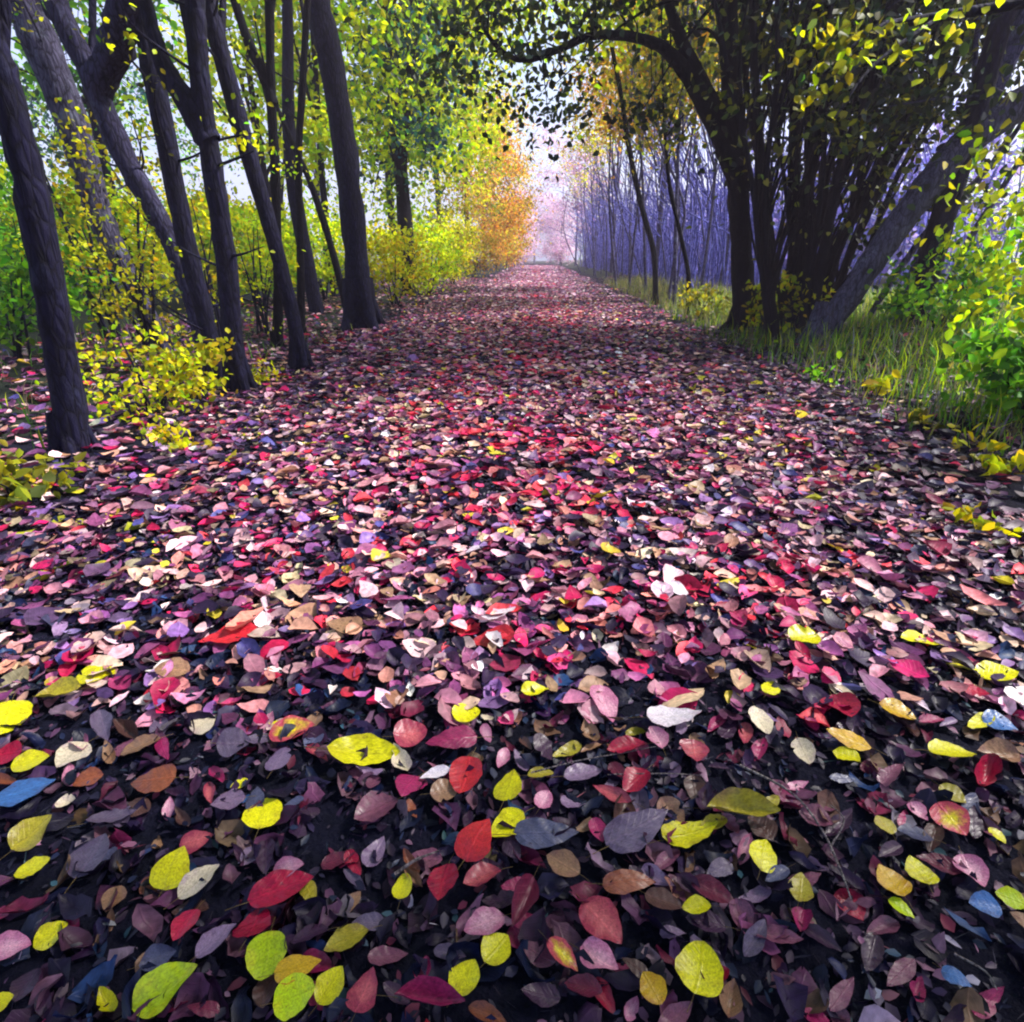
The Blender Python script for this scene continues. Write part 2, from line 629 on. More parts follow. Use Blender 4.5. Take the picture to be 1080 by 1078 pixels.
def pxtrunk(pix, Y, foot=None, extend=None, dy=0.0):
    """pix: (px, py, width px) from the foot up; points lie at depth Y (+dy drift), real radii from the widths"""
    pts, rad = [], []
    for k, (x, y, w) in enumerate(pix):
        p = at(x, y, Y + dy * k)
        pts.append(p)
        rad.append(w * TW / 2 / F * float((p - CAM) @ fw))
    pts, rad = np.array(pts), np.array(rad)
    z0 = float(gz(pts[0][0], pts[0][1])) - 0.12
    foot_p = pts[0].copy()
    foot_p[2] = z0
    if pts[0][2] > z0 + 0.02:
        pts = np.vstack([foot_p, pts])
        rad = np.concatenate([[rad[0] * 1.25], rad])
    else:
        pts[0][2] = z0
    if extend:
        d = norm(pts[-1] - pts[-2])
        d = norm(d + np.array([0, 0, .5]))
        pts = np.vstack([pts, pts[-1] + d * extend * .5, pts[-1] + d * extend + np.array([0, .1, .2])])
        rad = np.concatenate([rad, [rad[-1] * .75, rad[-1] * .35]])
    return pts, rad


def depth_of(px, py):
    return float(ground(px, py)[1])


# ------------------------------------------------------------------ ground and path
def lines(a, b, inner, outer):
    """grid lines fine inside [a,b], growing outwards to +-outer"""
    l = list(np.arange(a, b + 1e-6, inner))
    s, x = inner, b
    while x < outer:
        s *= 1.35
        x += s
        l.append(x)
    s, x = inner, a
    while x > -outer * (1 if a < -5 else .5):
        s *= 1.35
        x -= s
        l.insert(0, x)
    return np.array(l)


def sheet(xs, ys, dz):
    X, Yg = np.meshgrid(xs, ys)
    Z = gz(X, Yg) + dz
    V = np.stack([X, Yg, Z], -1).reshape(-1, 3)
    nx = len(xs)
    i = np.arange(len(ys) - 1)[:, None] * nx
    j = np.arange(nx - 1)[None, :]
    f = np.stack([i + j, i + j + 1, i + nx + j + 1, i + nx + j], -1).reshape(-1, 4)
    return V, f


XS = lines(-9, 9, .15, 140)
YS = lines(-3, 60, .15, 150)
V, f = sheet(XS, YS, 0)
tag(link("ground", mesh_np("ground", V, f, smooth=True), EARTH), kind="structure")
pxs = XS[(XS > -3.0) & (XS < 3.05)]
pys = YS[(YS > -3.1) & (YS < 110)]
V, f = sheet(pxs, pys, 0.005)
tag(link("path", mesh_np("path", V, f, smooth=True), SOIL), kind="structure")

# ------------------------------------------------------------------ fallen leaves: colours
LEAFCOL = {
    "yellow": ((.74, .70, .006), (.46, .38, .01)),
    "lime": ((.46, .62, .006), (.62, .62, .01)),
    "olive": ((.36, .31, .025), (.22, .14, .04)),
    "amber": ((.62, .38, .012), (.42, .16, .02)),
    "tan": ((.34, .19, .11), (.22, .09, .08)),
    "cream": ((.68, .58, .42), (.5, .36, .4)),
    "white": ((.82, .74, .82), (.7, .52, .66)),
    "pale pink": ((.66, .33, .44), (.48, .15, .28)),
    "lilac": ((.27, .18, .31), (.16, .08, .2)),
    "grey lilac": ((.16, .12, .21), (.10, .06, .14)),
    "slate": ((.10, .11, .22), (.06, .055, .12)),
    "blue": ((.05, .17, .48), (.06, .08, .22)),
    "salmon": ((.50, .10, .12), (.30, .03, .07)),
    "scarlet": ((.58, .022, .035), (.36, .02, .05)),
    "crimson": ((.46, .008, .055), (.22, .006, .05)),
    "maroon": ((.17, .018, .055), (.09, .02, .06)),
    "magenta": ((.40, .022, .13), (.22, .02, .09)),
    "mauve": ((.24, .075, .14), (.13, .04, .09)),
    "plum": ((.075, .028, .08), (.04, .018, .05)),
    "rust": ((.26, .075, .035), (.14, .035, .04)),
    "brown": ((.11, .05, .045), (.05, .025, .03)),
    "two tone": ((.70, .58, .015), (.5, .06, .1)),
}
_dim = {"plum": .6, "mauve": .75, "lilac": .75, "grey lilac": .7, "slate": .7, "brown": .7, "maroon": .75, "magenta": .7, "crimson": .75, "salmon": .85,
        "scarlet": .85, "tan": .8, "rust": .8}
LEAFCOL = {k: tuple(tuple(v * _dim.get(k, .92) for v in c) for c in ab) for k, ab in LEAFCOL.items()}
LM = {k: mat_leaf(k.replace(" ", "_") + "_leaf", a, b, spread=(.75 if k == "two tone" else .5),
                  edge=(.9 if k in ("two tone", "pale pink", "salmon") else .4),
                  vein=((.75, .72, .6) if k in ("yellow", "lime", "white", "cream", "amber") else (1.6, 1.4, 1.35)))
      for k, (a, b) in LEAFCOL.items()}

# outline variants of single leaves, unit length along x, built as curled grids
def leaf_mesh(kind, seed):
    r = np.random.default_rng(seed)
    nu, nv = 21, 9
    t = np.linspace(0, 1, nu)
    if kind == "oval":
        w = np.sin(np.pi * t ** .85) ** .75 * (1 - .12 * t)
    elif kind == "round":
        w = np.sin(np.pi * t ** .8) ** .55
    elif kind == "long":
        w = np.sin(np.pi * t ** .8) ** .9
    else:
        w = np.sin(np.pi * t ** .62) ** .8
    w = w / w.max()
    w[0], w[-1] = .03, .015
    s = np.linspace(-1, 1, nv)
    U, Sg = np.meshgrid(t, s, indexing="ij")
    ph = r.uniform(0, 6, 6)
    wav = lambda q: .035 * np.sin(U * 7.3 + ph[q]) + .028 * np.sin(U * 12.7 + ph[q + 1]) + .018 * np.sin(U * 27.1 + ph[q + 2])
    edge = 1 + np.where(Sg > 0, wav(0), wav(3)) * np.abs(Sg) ** 3
    if seed % 100 in (2, 5):                                    # a bite torn out of one side
        u0 = r.uniform(.3, .75)
        edge = edge - r.uniform(.35, .6) * np.exp(-((U - u0) / .06) ** 2) * (Sg * (1 if seed % 2 else -1) > .4) * np.abs(Sg)
    Vv = Sg * w[:, None] * .5 * edge
    bend = r.uniform(-.25, .25)
    Vv = Vv + bend * (U - .5) ** 2
    hard = 2.2 if seed % 100 in (1, 5) else 1.0
    curl, cup, tw = r.uniform(-.12, .34) * hard, r.uniform(.0, .5) * hard, r.uniform(-.5, .5) * hard
    Z = curl * (U - .5) ** 2 * 1.5 + cup * np.abs(Sg) ** 1.5 * w[:, None] * .3 + tw * (U - .5) * Sg * w[:, None] * .35
    Z = Z + .012 * np.sin(U * 17 + r.uniform(0, 6)) * Sg + .010 * np.sin(U * 29 + Sg * 4)
    Z = Z - Z.min()
    P = np.stack([U - .5, Vv, Z], -1).reshape(-1, 3)
    uv = np.stack([U, Sg * w[:, None] * .5 + .5], -1).reshape(-1, 2)
    i = np.arange(nu - 1)[:, None] * nv
    j = np.arange(nv - 1)[None, :]
    f = np.stack([i + j, i + nv + j, i + nv + j + 1, i + j + 1], -1).reshape(-1, 4)
    return mesh_np("leaf_blade", P, f, uv=uv, smooth=True)


SHAPES = {k: [leaf_mesh(k, 100 * i + q) for q in range(7)] for i, k in enumerate(("oval", "round", "long", "ovate"))}
for ms in SHAPES.values():
    for me in ms:
        me.materials.append(LM["plum"])
stk = TB()
stk.tube([(-.47, 0, .02), (-.62, .015, .035), (-.82, .05, .015)], [.010, .008, .010], 6, 4)
STALK = mesh_np("stalk", np.vstack(stk.V), np.vstack(stk.Fc), smooth=True)
STALKM = mat_bark("leaf_stalk", (.22, .14, .06), (.42, .3, .12), 30)
STALK.materials.append(STALKM)

# px, py, length, width, angle (deg, counter-clockwise in the photo), colour, shape, [landmark phrase, article-free]
LAND = [
    (385, 806, 82, 34, 2, "yellow", "oval", "large horizontal yellow leaf"),
    (280, 868, 40, 35, 80, "yellow", "round", "roundish yellow leaf"),
    (188, 930, 52, 35, 62, "yellow", "ovate", "upright pointed yellow leaf"),
    (215, 943, 60, 25, 38, "cream", "oval", "cream leaf"),
    (42, 892, 60, 32, 35, "olive", "oval", None),
    (40, 926, 42, 32, 25, "yellow", "oval", None),
    (102, 914, 60, 36, 52, "grey lilac", "oval", "grey lilac leaf with pale veins"),
    (182, 1056, 90, 40, 28, "lime", "oval", "large lime leaf"),
    (233, 1005, 60, 28, 40, "lilac", "oval", None),
    (201, 990, 44, 22, 58, "crimson", "oval", None),
    (172, 1022, 42, 20, 25, "slate", "long", None),
    (285, 1020, 54, 42, 80, "lime", "round", None),
    (318, 1036, 56, 30, 15, "amber", "ovate", None),
    (315, 1064, 52, 42, 20, "lime", "round", "rounded lime leaf at the bottom edge"),
    (387, 1056, 54, 34, 66, "salmon", "ovate", None),
    (352, 1052, 50, 30, 55, "yellow", "oval", None),
    (368, 1005, 56, 30, 28, "olive", "oval", None),
    (105, 722, 44, 27, 10, "yellow", "oval", "bright yellow leaf in the left litter"),
    (66, 745, 56, 15, 14, "olive", "long", None),
    (12, 768, 34, 30, 60, "yellow", "round", None),
    (80, 806, 46, 24, 42, "cream", "long", None),
    (32, 846, 76, 24, 20, "blue", "long", "long blue leaf"),
    (12, 806, 34, 22, 10, "crimson", "oval", None),
    (38, 816, 46, 20, 18, "yellow", "oval", None),
    (152, 797, 50, 28, 20, "tan", "oval", None),
    (165, 836, 52, 26, 5, "rust", "ovate", None),
    (250, 797, 36, 24, 10, "grey lilac", "oval", None),
    (298, 812, 28, 28, 60, "lilac", "round", None),
    (310, 780, 54, 28, 12, "two tone", "oval", "yellow and crimson leaf"),
    (244, 858, 38, 20, 20, "lilac", "oval", None),
    (122, 876, 60, 18, 20, "grey lilac", "long", None),
    (307, 927, 36, 20, 5, "pale pink", "oval", None),
    (300, 950, 80, 36, 20, "crimson", "oval", "wide crimson leaf"),
    (272, 985, 52, 38, 75, "crimson", "ovate", None),
    (18, 1012, 50, 24, 8, "pale pink", "oval", None),
    (10, 1068, 28, 16, 30, "yellow", "oval", None),
    (538, 842, 34, 30, 70, "yellow", "ovate", "small heart shaped yellow leaf"),
    (535, 882, 42, 30, 35, "yellow", "oval", None),
    (576, 893, 74, 33, 2, "slate", "ovate", "broad slate blue leaf"),
    (503, 899, 56, 42, 62, "scarlet", "ovate", "pointed scarlet leaf"),
    (509, 940, 42, 27, 20, "salmon", "oval", None),
    (468, 945, 56, 34, 78, "crimson", "oval", None),
    (511, 986, 50, 32, 22, "pale pink", "oval", None),
    (552, 965, 64, 27, 68, "maroon", "long", None),
    (427, 946, 28, 20, 75, "yellow", "round", "tiny round yellow leaf"),
    (492, 1044, 48, 38, 62, "yellow", "oval", "lower of the paired yellow leaves"),
    (524, 1012, 40, 33, 52, "yellow", "oval", "upper of the paired yellow leaves"),
    (633, 985, 66, 44, -48, "salmon", "oval", "large salmon leaf"),
    (630, 1026, 54, 36, -38, "pale pink", "oval", None),
    (592, 1021, 44, 24, -42, "two tone", "oval", None),
    (735, 1038, 60, 54, 80, "yellow", "round", "big round yellow leaf"),
    (685, 1057, 40, 28, -62, "amber", "oval", None),
    (672, 888, 78, 44, 26, "grey lilac", "ovate", "large slate lilac leaf"),
    (726, 890, 66, 34, 16, "yellow", "ovate", None),
    (593, 926, 46, 28, -36, "tan", "oval", None),
    (662, 942, 62, 28, 8, "rust", "ovate", "rust coloured leaf"),
    (698, 963, 44, 24, -25, "brown", "oval", None),
    (731, 969, 30, 18, 5, "yellow", "oval", None),
    (573, 854, 22, 19, 60, "pale pink", "round", None),
    (570, 828, 28, 14, 5, "olive", "oval", None),
    (492, 764, 30, 22, 10, "yellow", "round", None),
    (564, 742, 30, 14, 12, "yellow", "oval", None),
    (709, 768, 62, 24, 4, "white", "ovate", "bright white leaf"),
    (637, 754, 42, 27, 110, "pale pink", "ovate", None),
    (691, 790, 26, 19, -60, "pale pink", "oval", None),
    (492, 832, 40, 34, 75, "scarlet", "round", None),
    (432, 841, 36, 30, 60, "magenta", "ovate", None),
    (470, 846, 32, 22, 15, "tan", "oval", None),
    (460, 829, 34, 11, 15, "white", "long", None),
    (477, 793, 60, 24, 10, "magenta", "ovate", None),
    (434, 787, 36, 26, 10, "salmon", "round", None),
    (398, 866, 56, 36, 30, "mauve", "oval", None),
    (615, 826, 42, 20, 12, "lilac", "oval", None),
    (645, 850, 52, 14, -32, "salmon", "long", None),
    (668, 836, 32, 26, 40, "crimson", "oval", None),
    (455, 1068, 80, 20, -6, "magenta", "long", None),
    (800, 914, 36, 31, 80, "yellow", "ovate", "yellow leaf beside a bluish chip"),
    (840, 952, 32, 24, 85, "olive", "oval", None),
    (816, 934, 28, 16, 30, "slate", "oval", None),
    (780, 868, 82, 28, -6, "olive", "long", "long olive leaf"),
    (811, 737, 23, 20, 60, "yellow", "round", None),
    (942, 763, 46, 32, -20, "amber", "oval", "golden amber leaf"),
    (890, 793, 56, 20, -18, "amber", "long", None),
    (889, 810, 32, 24, -30, "yellow", "oval", None),
    (998, 874, 50, 36, -50, "two tone", "oval", "yellow leaf with a pink rim"),
    (962, 933, 38, 31, -60, "yellow", "ovate", None),
    (934, 944, 44, 28, -55, "amber", "oval", None),
    (945, 971, 34, 14, -35, "lime", "oval", None),
    (928, 882, 26, 20, -55, "olive", "oval", None),
    (1046, 893, 24, 19, -45, "yellow", "oval", None),
    (1058, 962, 36, 17, -25, "lime", "oval", None),
    (1018, 930, 46, 36, -55, "pale pink", "oval", "pale pink leaf near the right edge"),
    (985, 922, 56, 18, -20, "maroon", "long", None),
    (1032, 966, 34, 20, -10, "blue", "oval", None),
    (960, 892, 40, 20, -15, "slate", "oval", None),
    (1000, 806, 54, 23, -4, "yellow", "oval", "yellow leaf lying crosswise at right"),
    (1047, 809, 48, 19, -8, "tan", "long", None),
    (968, 686, 48, 18, -5, "yellow", "oval", None),
    (1012, 712, 38, 22, -25, "yellow", "ovate", "yellow pair by the crimson leaf"),
    (1047, 722, 46, 18, -8, "yellow", "oval", None),
    (1024, 739, 32, 20, -25, "crimson", "ovate", None),
    (1050, 772, 40, 26, -20, "blue", "ovate", "teal blue leaf"),
    (1000, 1047, 36, 24, -30, "blue", "ovate", "lowest bright blue leaf"),
    (750, 952, 60, 24, -30, "maroon", "oval", None),
    (742, 984, 48, 24, -15, "plum", "oval", None),
    (818, 1000, 56, 20, -12, "mauve", "long", "flat mauve leaf"),
    (860, 1004, 58, 16, -35, "plum", "long", None),
    (841, 984, 26, 20, 80, "magenta", "round", None),
    (884, 755, 34, 28, -60, "crimson", "oval", None),
    (845, 806, 34, 19, 110, "cream", "oval", None),
    (800, 772, 34, 19, 115, "cream", "oval", None),
    (1075, 988, 48, 14, -32, "tan", "long", None),
    (846, 684, 28, 20, 10, "yellow", "round", None),
    (1000, 848, 34, 16, -35, "olive", "oval", None),
    (750, 880, 30, 16, 20, "olive", "oval", None),
    (185, 718, 36, 16, 5, "tan", "oval", None),
    (330, 1000, 46, 26, 20, "plum", "oval", None),
    (660, 800, 42, 18, 5, "crimson", "oval", None),
    (365, 670, 38, 26, 5, "tan", "ovate", None),
    (245, 682, 80, 20, 12, "scarlet", "long", None),
    (525, 660, 40, 18, 20, "white", "ovate", None),
    (520, 684, 52, 20, 5, "scarlet", "ovate", None),
    (710, 634, 26, 18, 5, "white", "round", None),
    (730, 806, 26, 34, 100, "salmon", "ovate", None),
    (880, 690, 36, 14, -10, "pale pink", "oval", None),
]
MUTED = ["plum"] * 6 + ["mauve"] * 5 + ["brown"] * 3 + ["maroon"] * 3 + ["grey lilac"] * 3 + ["slate"] * 2 + ["magenta"] * 2 + \
        ["lilac"] * 2 + ["tan", "rust", "crimson"]
rows = [list(r) for r in LAND]
fr = np.random.default_rng(21)
NEARY = 768
tries = 0
while len(rows) < 296 and tries < 6000:
    tries += 1
    x, y = fr.uniform(-5, 1085), NEARY + (1085 - NEARY) * fr.random() ** 1.25
    if y > 880 and (x < 260 or x > 860) and fr.random() < .62:      # bare dark earth shows in both lower corners
        continue
    L = fr.uniform(30, 52) * (.62 + .38 * (y - NEARY) / 340)
    a = fr.uniform(0, 180)
    w = L * fr.uniform(.42, .68) * (.45 + .55 * abs(math.sin(math.radians(a))) if y < 850 else 1)
    if min(math.hypot(x - r[0], (y - r[1]) * 1.2) for r in rows) < L * .5:
        continue
    near = fr.random() < 1 - .85 * sstep(800, 960, y)
    pal = MUTED + (["pale pink"] * 9 + ["salmon"] * 6 + ["magenta"] * 4 + ["lilac"] * 3 + ["mauve"] * 4 + ["tan"] * 6 + ["cream"] * 2 + ["crimson"] * 4 + ["rust"] * 2 + ["yellow"] * 2 + ["olive"] * 2 if near else ["crimson", "magenta", "tan", "pale pink", "olive", "yellow"])
    rows.append([x, y, L, w, a, pal[fr.integers(len(pal))], ("oval", "ovate", "long", "oval")[fr.integers(4)], None])

anchors = [(r[0], r[1], r[7]) for r in rows if r[7]]
used = set(a[2] for a in anchors)
SHN = {"oval": "oval", "round": "rounded", "long": "narrow", "ovate": "pointed"}


def leaf_label(x, y, L, w, c, shp):
    size = "small " if L < 32 else ("large " if L > 58 else "")
    body = f"{size}{c.replace('two tone', 'yellow and red')} {SHN[shp]} leaf"
    an = sorted(anchors, key=lambda a: math.hypot(a[0] - x, a[1] - y))
    for ax, ay, ph in an[:9]:
        dx, dy = x - ax, y - ay
        d = math.hypot(dx, dy)
        v = "above" if dy < 0 else "below"
        h = "right" if dx > 0 else "left"
        if abs(dx) < abs(dy) * .42:
            rel = v
        elif abs(dy) < abs(dx) * .42:
            rel = f"{h} of"
        else:
            rel = f"{v} and {h} of"
        rel = ("just " if d < 62 else ("" if d < 130 else "well ")) + rel
        s = f"{body} {rel} the {ph}"
        if s not in used and len(s.split()) <= 16:
            used.add(s)
            return s
    raise RuntimeError("no label")


lr = np.random.default_rng(5)
placed = []
for k, (x, y, L, w, a, c, shp, ph) in enumerate(rows):
    ca, sa = math.cos(math.radians(a)), math.sin(math.radians(a))
    if lr.random() < .5 and ph is None:
        ca, sa = -ca, -sa
    L, w = (L * .92, w * .92) if L > 45 else (L, w)
    p0, p1 = ground(x - ca * L / 2, y + sa * L / 2), ground(x + ca * L / 2, y - sa * L / 2)
    q0, q1 = ground(x - sa * w / 2, y - ca * w / 2), ground(x + sa * w / 2, y + ca * w / 2)
    d = p1 - p0
    LL = float(np.linalg.norm(d))
    LL = min(LL, .16)
    WW = float(np.clip(np.linalg.norm(q1 - q0), LL * .34, LL * .95))
    ctr = ground(x, y)
    is_land = k < len(LAND)
    vi = int(lr.integers(7))
    if is_land and L > 34 and vi in (2, 5):               # the large leaves in the photo are whole
        vi = (vi + 1) % 7
    me = SHAPES[shp][vi]
    o = bpy.data.objects.new("fallen_leaf", me)
    COL.objects.link(o)
    o.material_slots[0].link = "OBJECT"
    o.material_slots[0].material = LM[c]
    o.location = (ctr[0], ctr[1], ctr[2] + .012 + (.014 if is_land else 0) + .012 * lr.random())
    o.rotation_euler = (lr.normal(0, .15), lr.normal(0, .12), math.atan2(d[1], d[0]))
    o.scale = (LL, WW, LL * .85)
    lab = (f"{ph}" if ph else leaf_label(x, y, L, w, c, shp))
    if ph:
        lab = {"large horizontal yellow leaf": "large horizontal yellow leaf on the litter left of the middle",
               "large lime leaf": "large lime leaf cut by the bottom edge of the picture"}.get(ph, f"{ph} lying {'low' if y > 900 else 'midway'} {'at left' if x < 380 else ('at right' if x > 740 else 'near the middle')} on the path")
    tag(o, lab, "leaf", "fallen leaves lying nearest on the path")
    if is_land:
        s = bpy.data.objects.new("stalk", STALK)
        COL.objects.link(s)
        s.parent = o
        s.rotation_euler = (0, 0, lr.normal(0, .06))
    placed.append(ctr)

# ------------------------------------------------------------------ the rest of the litter
LITPAL = [(4.5, (.30, .070, .19)), (4, (.14, .036, .12)), (5.4, (.46, .18, .25)), (4.6, (.66, .40, .44)), (2.4, (.44, .010, .09)),
          (.6, (.50, .03, .05)), (2.6, (.40, .22, .15)), (1.8, (.52, .21, .19)), (2.4, (.20, .10, .28)), (6.5, (.026, .012, .045)),
          (1.1, (.72, .56, .60)), (.5, (.58, .44, .04)), (1.3, (.05, .045, .17)), (2.2, (.56, .40, .28))]
FARPAL = [(4, (.50, .20, .34)), (4, (.68, .38, .48)), (3, (.34, .11, .24)), (2, (.76, .58, .62)), (1, (.5, .05, .12)), (2, (.30, .18, .36)), (1, (.55, .36, .25))]  # paler pinks for far leaves: the distant glow is put into the colour
REDPAL = [(4, (.52, .012, .075)), (3, (.60, .03, .06)), (2, (.46, .05, .16)), (2, (.66, .2, .2)), (1, (.3, .02, .07))]
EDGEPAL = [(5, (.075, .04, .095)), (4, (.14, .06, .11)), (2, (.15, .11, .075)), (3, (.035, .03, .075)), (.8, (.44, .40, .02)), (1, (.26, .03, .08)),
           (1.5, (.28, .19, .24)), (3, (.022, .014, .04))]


def in_near(P):
    x, y, z = project(P)
    yy = y + 16 * np.sin(x * .021) + 10 * np.sin(x * .057 + 1)
    thin = (yy > 610) & (rng.random(len(x)) < .35 * np.clip((yy - 610) / 160, 0, 1))
    return (z > .05) & (x > -45) & (x < 1125) & (y < 1130) & ((yy > NEARY - 6) | thin)


def scatter(n, x0, x1, y0, y1):
    P = np.stack([rng.uniform(x0, x1, n), rng.uniform(y0, y1, n), np.zeros(n)], -1)
    return P


def litter(P, L, pal, hi, lift=.018):
    n = len(P)
    P = P.copy()
    P[:, 2] = gz(P[:, 0], P[:, 1]) + .010 + lift * rng.random(n) ** 1.5 * 1.6
    W = L * rng.uniform(.42, .8, n)
    th = rng.uniform(0, 2 * np.pi, n)
    D = np.stack([np.cos(th), np.sin(th), rng.normal(0, .16, n)], -1)
    Nn = np.stack([rng.normal(0, .24, n), rng.normal(0, .24, n), np.ones(n)], -1)
    col = pal_pick(pal, n, .28)
    if hi:
        V, f, uv = leaf18(P, L, W, D, Nn, rng.uniform(-.3, 1.1, n), rng.uniform(-.2, 1.0, n))
        V = V + rng.normal(0, 1, V.shape) * np.repeat(L, 18)[:, None] * .022
        return V, f, np.repeat(col, 18, 0), uv
    V, f = leaf6(P, L, W, D, Nn, .16)
    uv = np.tile(LEAF6 + .5, (n, 1))
    return V, f, np.repeat(col, 6, 0), uv


parts = []
# patchy density: clearings of bare dark soil
def patch(P):
    return .5 + .5 * np.sin(P[:, 0] * 2.1 + 1.7 * np.sin(P[:, 1] * .9)) * np.sin(P[:, 1] * 1.5 + 1.3 * np.sin(P[:, 0] * 1.4))


def half_w(y):
    return 2.35 + .12 * np.sin(y * 1.7)


# near and middle
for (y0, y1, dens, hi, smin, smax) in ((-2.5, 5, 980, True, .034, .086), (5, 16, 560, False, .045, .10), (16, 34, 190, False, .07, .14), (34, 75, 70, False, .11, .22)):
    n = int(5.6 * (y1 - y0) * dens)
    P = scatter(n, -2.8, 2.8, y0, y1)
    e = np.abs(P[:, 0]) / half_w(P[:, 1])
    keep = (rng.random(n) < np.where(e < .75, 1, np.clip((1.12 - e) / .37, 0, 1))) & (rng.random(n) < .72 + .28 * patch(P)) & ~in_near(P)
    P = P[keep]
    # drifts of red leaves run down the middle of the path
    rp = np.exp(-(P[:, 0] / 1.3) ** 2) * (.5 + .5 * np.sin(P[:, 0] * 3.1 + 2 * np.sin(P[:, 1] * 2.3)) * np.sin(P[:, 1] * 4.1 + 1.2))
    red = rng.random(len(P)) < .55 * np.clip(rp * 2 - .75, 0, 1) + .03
    dull_shaded = ~red & (rng.random(len(P)) < .85 * sstep(.9, 2.1, np.abs(P[:, 0])) * (1 if y0 < 5 else .5))      # older duller leaves along both sides, side shade painted into their colour
    for sel, pl in ((red & ~dull_shaded, REDPAL), (dull_shaded, EDGEPAL), (~red & ~dull_shaded, LITPAL if y0 < 16 else FARPAL)):
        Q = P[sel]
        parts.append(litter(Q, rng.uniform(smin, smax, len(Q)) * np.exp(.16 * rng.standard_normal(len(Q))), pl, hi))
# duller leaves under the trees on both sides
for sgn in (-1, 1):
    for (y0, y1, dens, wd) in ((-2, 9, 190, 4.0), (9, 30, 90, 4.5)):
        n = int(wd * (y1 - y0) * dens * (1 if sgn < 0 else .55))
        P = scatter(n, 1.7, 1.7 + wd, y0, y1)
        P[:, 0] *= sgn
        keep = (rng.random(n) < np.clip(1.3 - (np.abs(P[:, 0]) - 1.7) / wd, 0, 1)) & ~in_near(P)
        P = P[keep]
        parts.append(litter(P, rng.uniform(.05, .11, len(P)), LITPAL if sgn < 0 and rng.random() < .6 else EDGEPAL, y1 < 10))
Vs, Fs, Cs, Us, n0 = [], [], [], [], 0
for V, f, c, u in parts:
    Vs.append(V), Fs.append(f + n0), Cs.append(c), Us.append(u)
    n0 += len(V)
tag(link("leaf_litter", mesh_np("leaf_litter", np.vstack(Vs), np.vstack(Fs), np.vstack(Cs), np.vstack(Us), smooth=True), LIT), kind="stuff")

# dark crumbled leaves and fine debris in the near bare earth
n = 24000
P = scatter(n, -2.0, 2.0, -.3, 2.6)
P[:, 2] = gz(P[:, 0], P[:, 1]) + .007 + .010 * rng.random(n)
L = np.where(rng.random(n) < .08, rng.uniform(.02, .035, n), rng.uniform(.008, .03, n))
thin = np.where(rng.random(n) < .18, .1, 1.0)
L = np.where(thin < 1, L * 1.5, L)
th = rng.uniform(0, 6.28, n)
D = np.stack([np.cos(th), np.sin(th), rng.normal(0, .3, n)], -1)
Nn = np.stack([rng.normal(0, .4, n), rng.normal(0, .4, n), np.ones(n)], -1)
DEB = [(7, (.008, .006, .022)), (4, (.022, .010, .034)), (1.2, (.06, .025, .06)), (2, (.010, .016, .045)), (1, (.12, .05, .09)), (.5, (.02, .05, .07)), (.2, (.3, .26, .36)), (1, (.09, .012, .03))]
V, f = leaf6(P, L, L * rng.uniform(.25, .75, n) * thin, D, Nn, .15)
tag(link("leaf_crumbs", mesh_np("leaf_crumbs", V, f, np.repeat(pal_pick(DEB, n, .3), 6, 0)), mat_foliage("crumbled_leaf", .0, .5)), kind="stuff")

n = 6200
P = scatter(n, -2.0, 2.0, -.4, 2.3)
P[:, 2] = gz(P[:, 0], P[:, 1]) + .006 + .012 * rng.random(n)
L = rng.uniform(.034, .074, n)
W = L * rng.uniform(.3, .75, n)
th = rng.uniform(0, 6.28, n)
D = np.stack([np.cos(th), np.sin(th), rng.normal(0, .3, n)], -1)
Nn = np.stack([rng.normal(0, .4, n), rng.normal(0, .4, n), np.ones(n)], -1)
ROT = [(6, (.010, .006, .026)), (4, (.028, .010, .036)), (2.4, (.08, .025, .065)), (4, (.005, .008, .034)), (1.6, (.15, .07, .11)), (1.6, (.12, .010, .04)),
       (.8, (.015, .04, .12)), (1.2, (.14, .08, .05)), (.8, (.20, .13, .20))]
V, f, uv = leaf18(P, L, W, D, Nn, rng.uniform(-.5, 1.6, n), rng.uniform(-.4, 1.3, n))
V = V + rng.normal(0, 1, V.shape) * np.repeat(L, 18)[:, None] * .045
tag(link("rotted_leaves", mesh_np("rotted_leaves", V, f, np.repeat(pal_pick(ROT, n, .35), 18, 0), uv, smooth=True), LIT), kind="stuff")

# twigs on the near ground
def twig(pts, r, label):
    P3 = [ground(x, y) + np.array([0, 0, .03 + .008 * (i % 2)]) for i, (x, y) in enumerate(pts)]
    tb = TB()
    tb.tube(P3, [r] + [r * .8] * (len(P3) - 2) + [r * .4], 6, 5)
    o = tb.build("twig", TWIG, None, P3[0])
    o.location = P3[0]
    tag(o, label, "twig", "twigs lying on the path")


twig([(418, 934), (440, 922), (464, 909)], .0035, "short pale twig left of the pointed scarlet leaf")
twig([(560, 826), (610, 816), (650, 806), (690, 801)], .0018, "long thin twig crossing below the bright white leaf")
twig([(778, 818), (830, 850), (862, 885), (880, 930), (893, 960)], .0028, "bent grey stem running down through the dark earth at right")
twig([(872, 905), (885, 880), (872, 860)], .0018, "short forked grey stem tip standing off the bent stem")
twig([(1000, 1018), (1030, 1040), (1044, 1056)], .0018, "thin straight twig right of the lowest bright blue leaf")
twig([(640, 828), (700, 830), (740, 829)], .0018, "straight pale twig under the long salmon leaf")

# ------------------------------------------------------------------ trees on the left
LT = "dark trunks standing along the left of the path"
def tr(pix, extend=3.0, foot=None, dy=0.0):
    Y = depth_of(*(foot or pix[0][:2]))
    return pxtrunk(pix, Y, extend=extend, dy=dy), Y


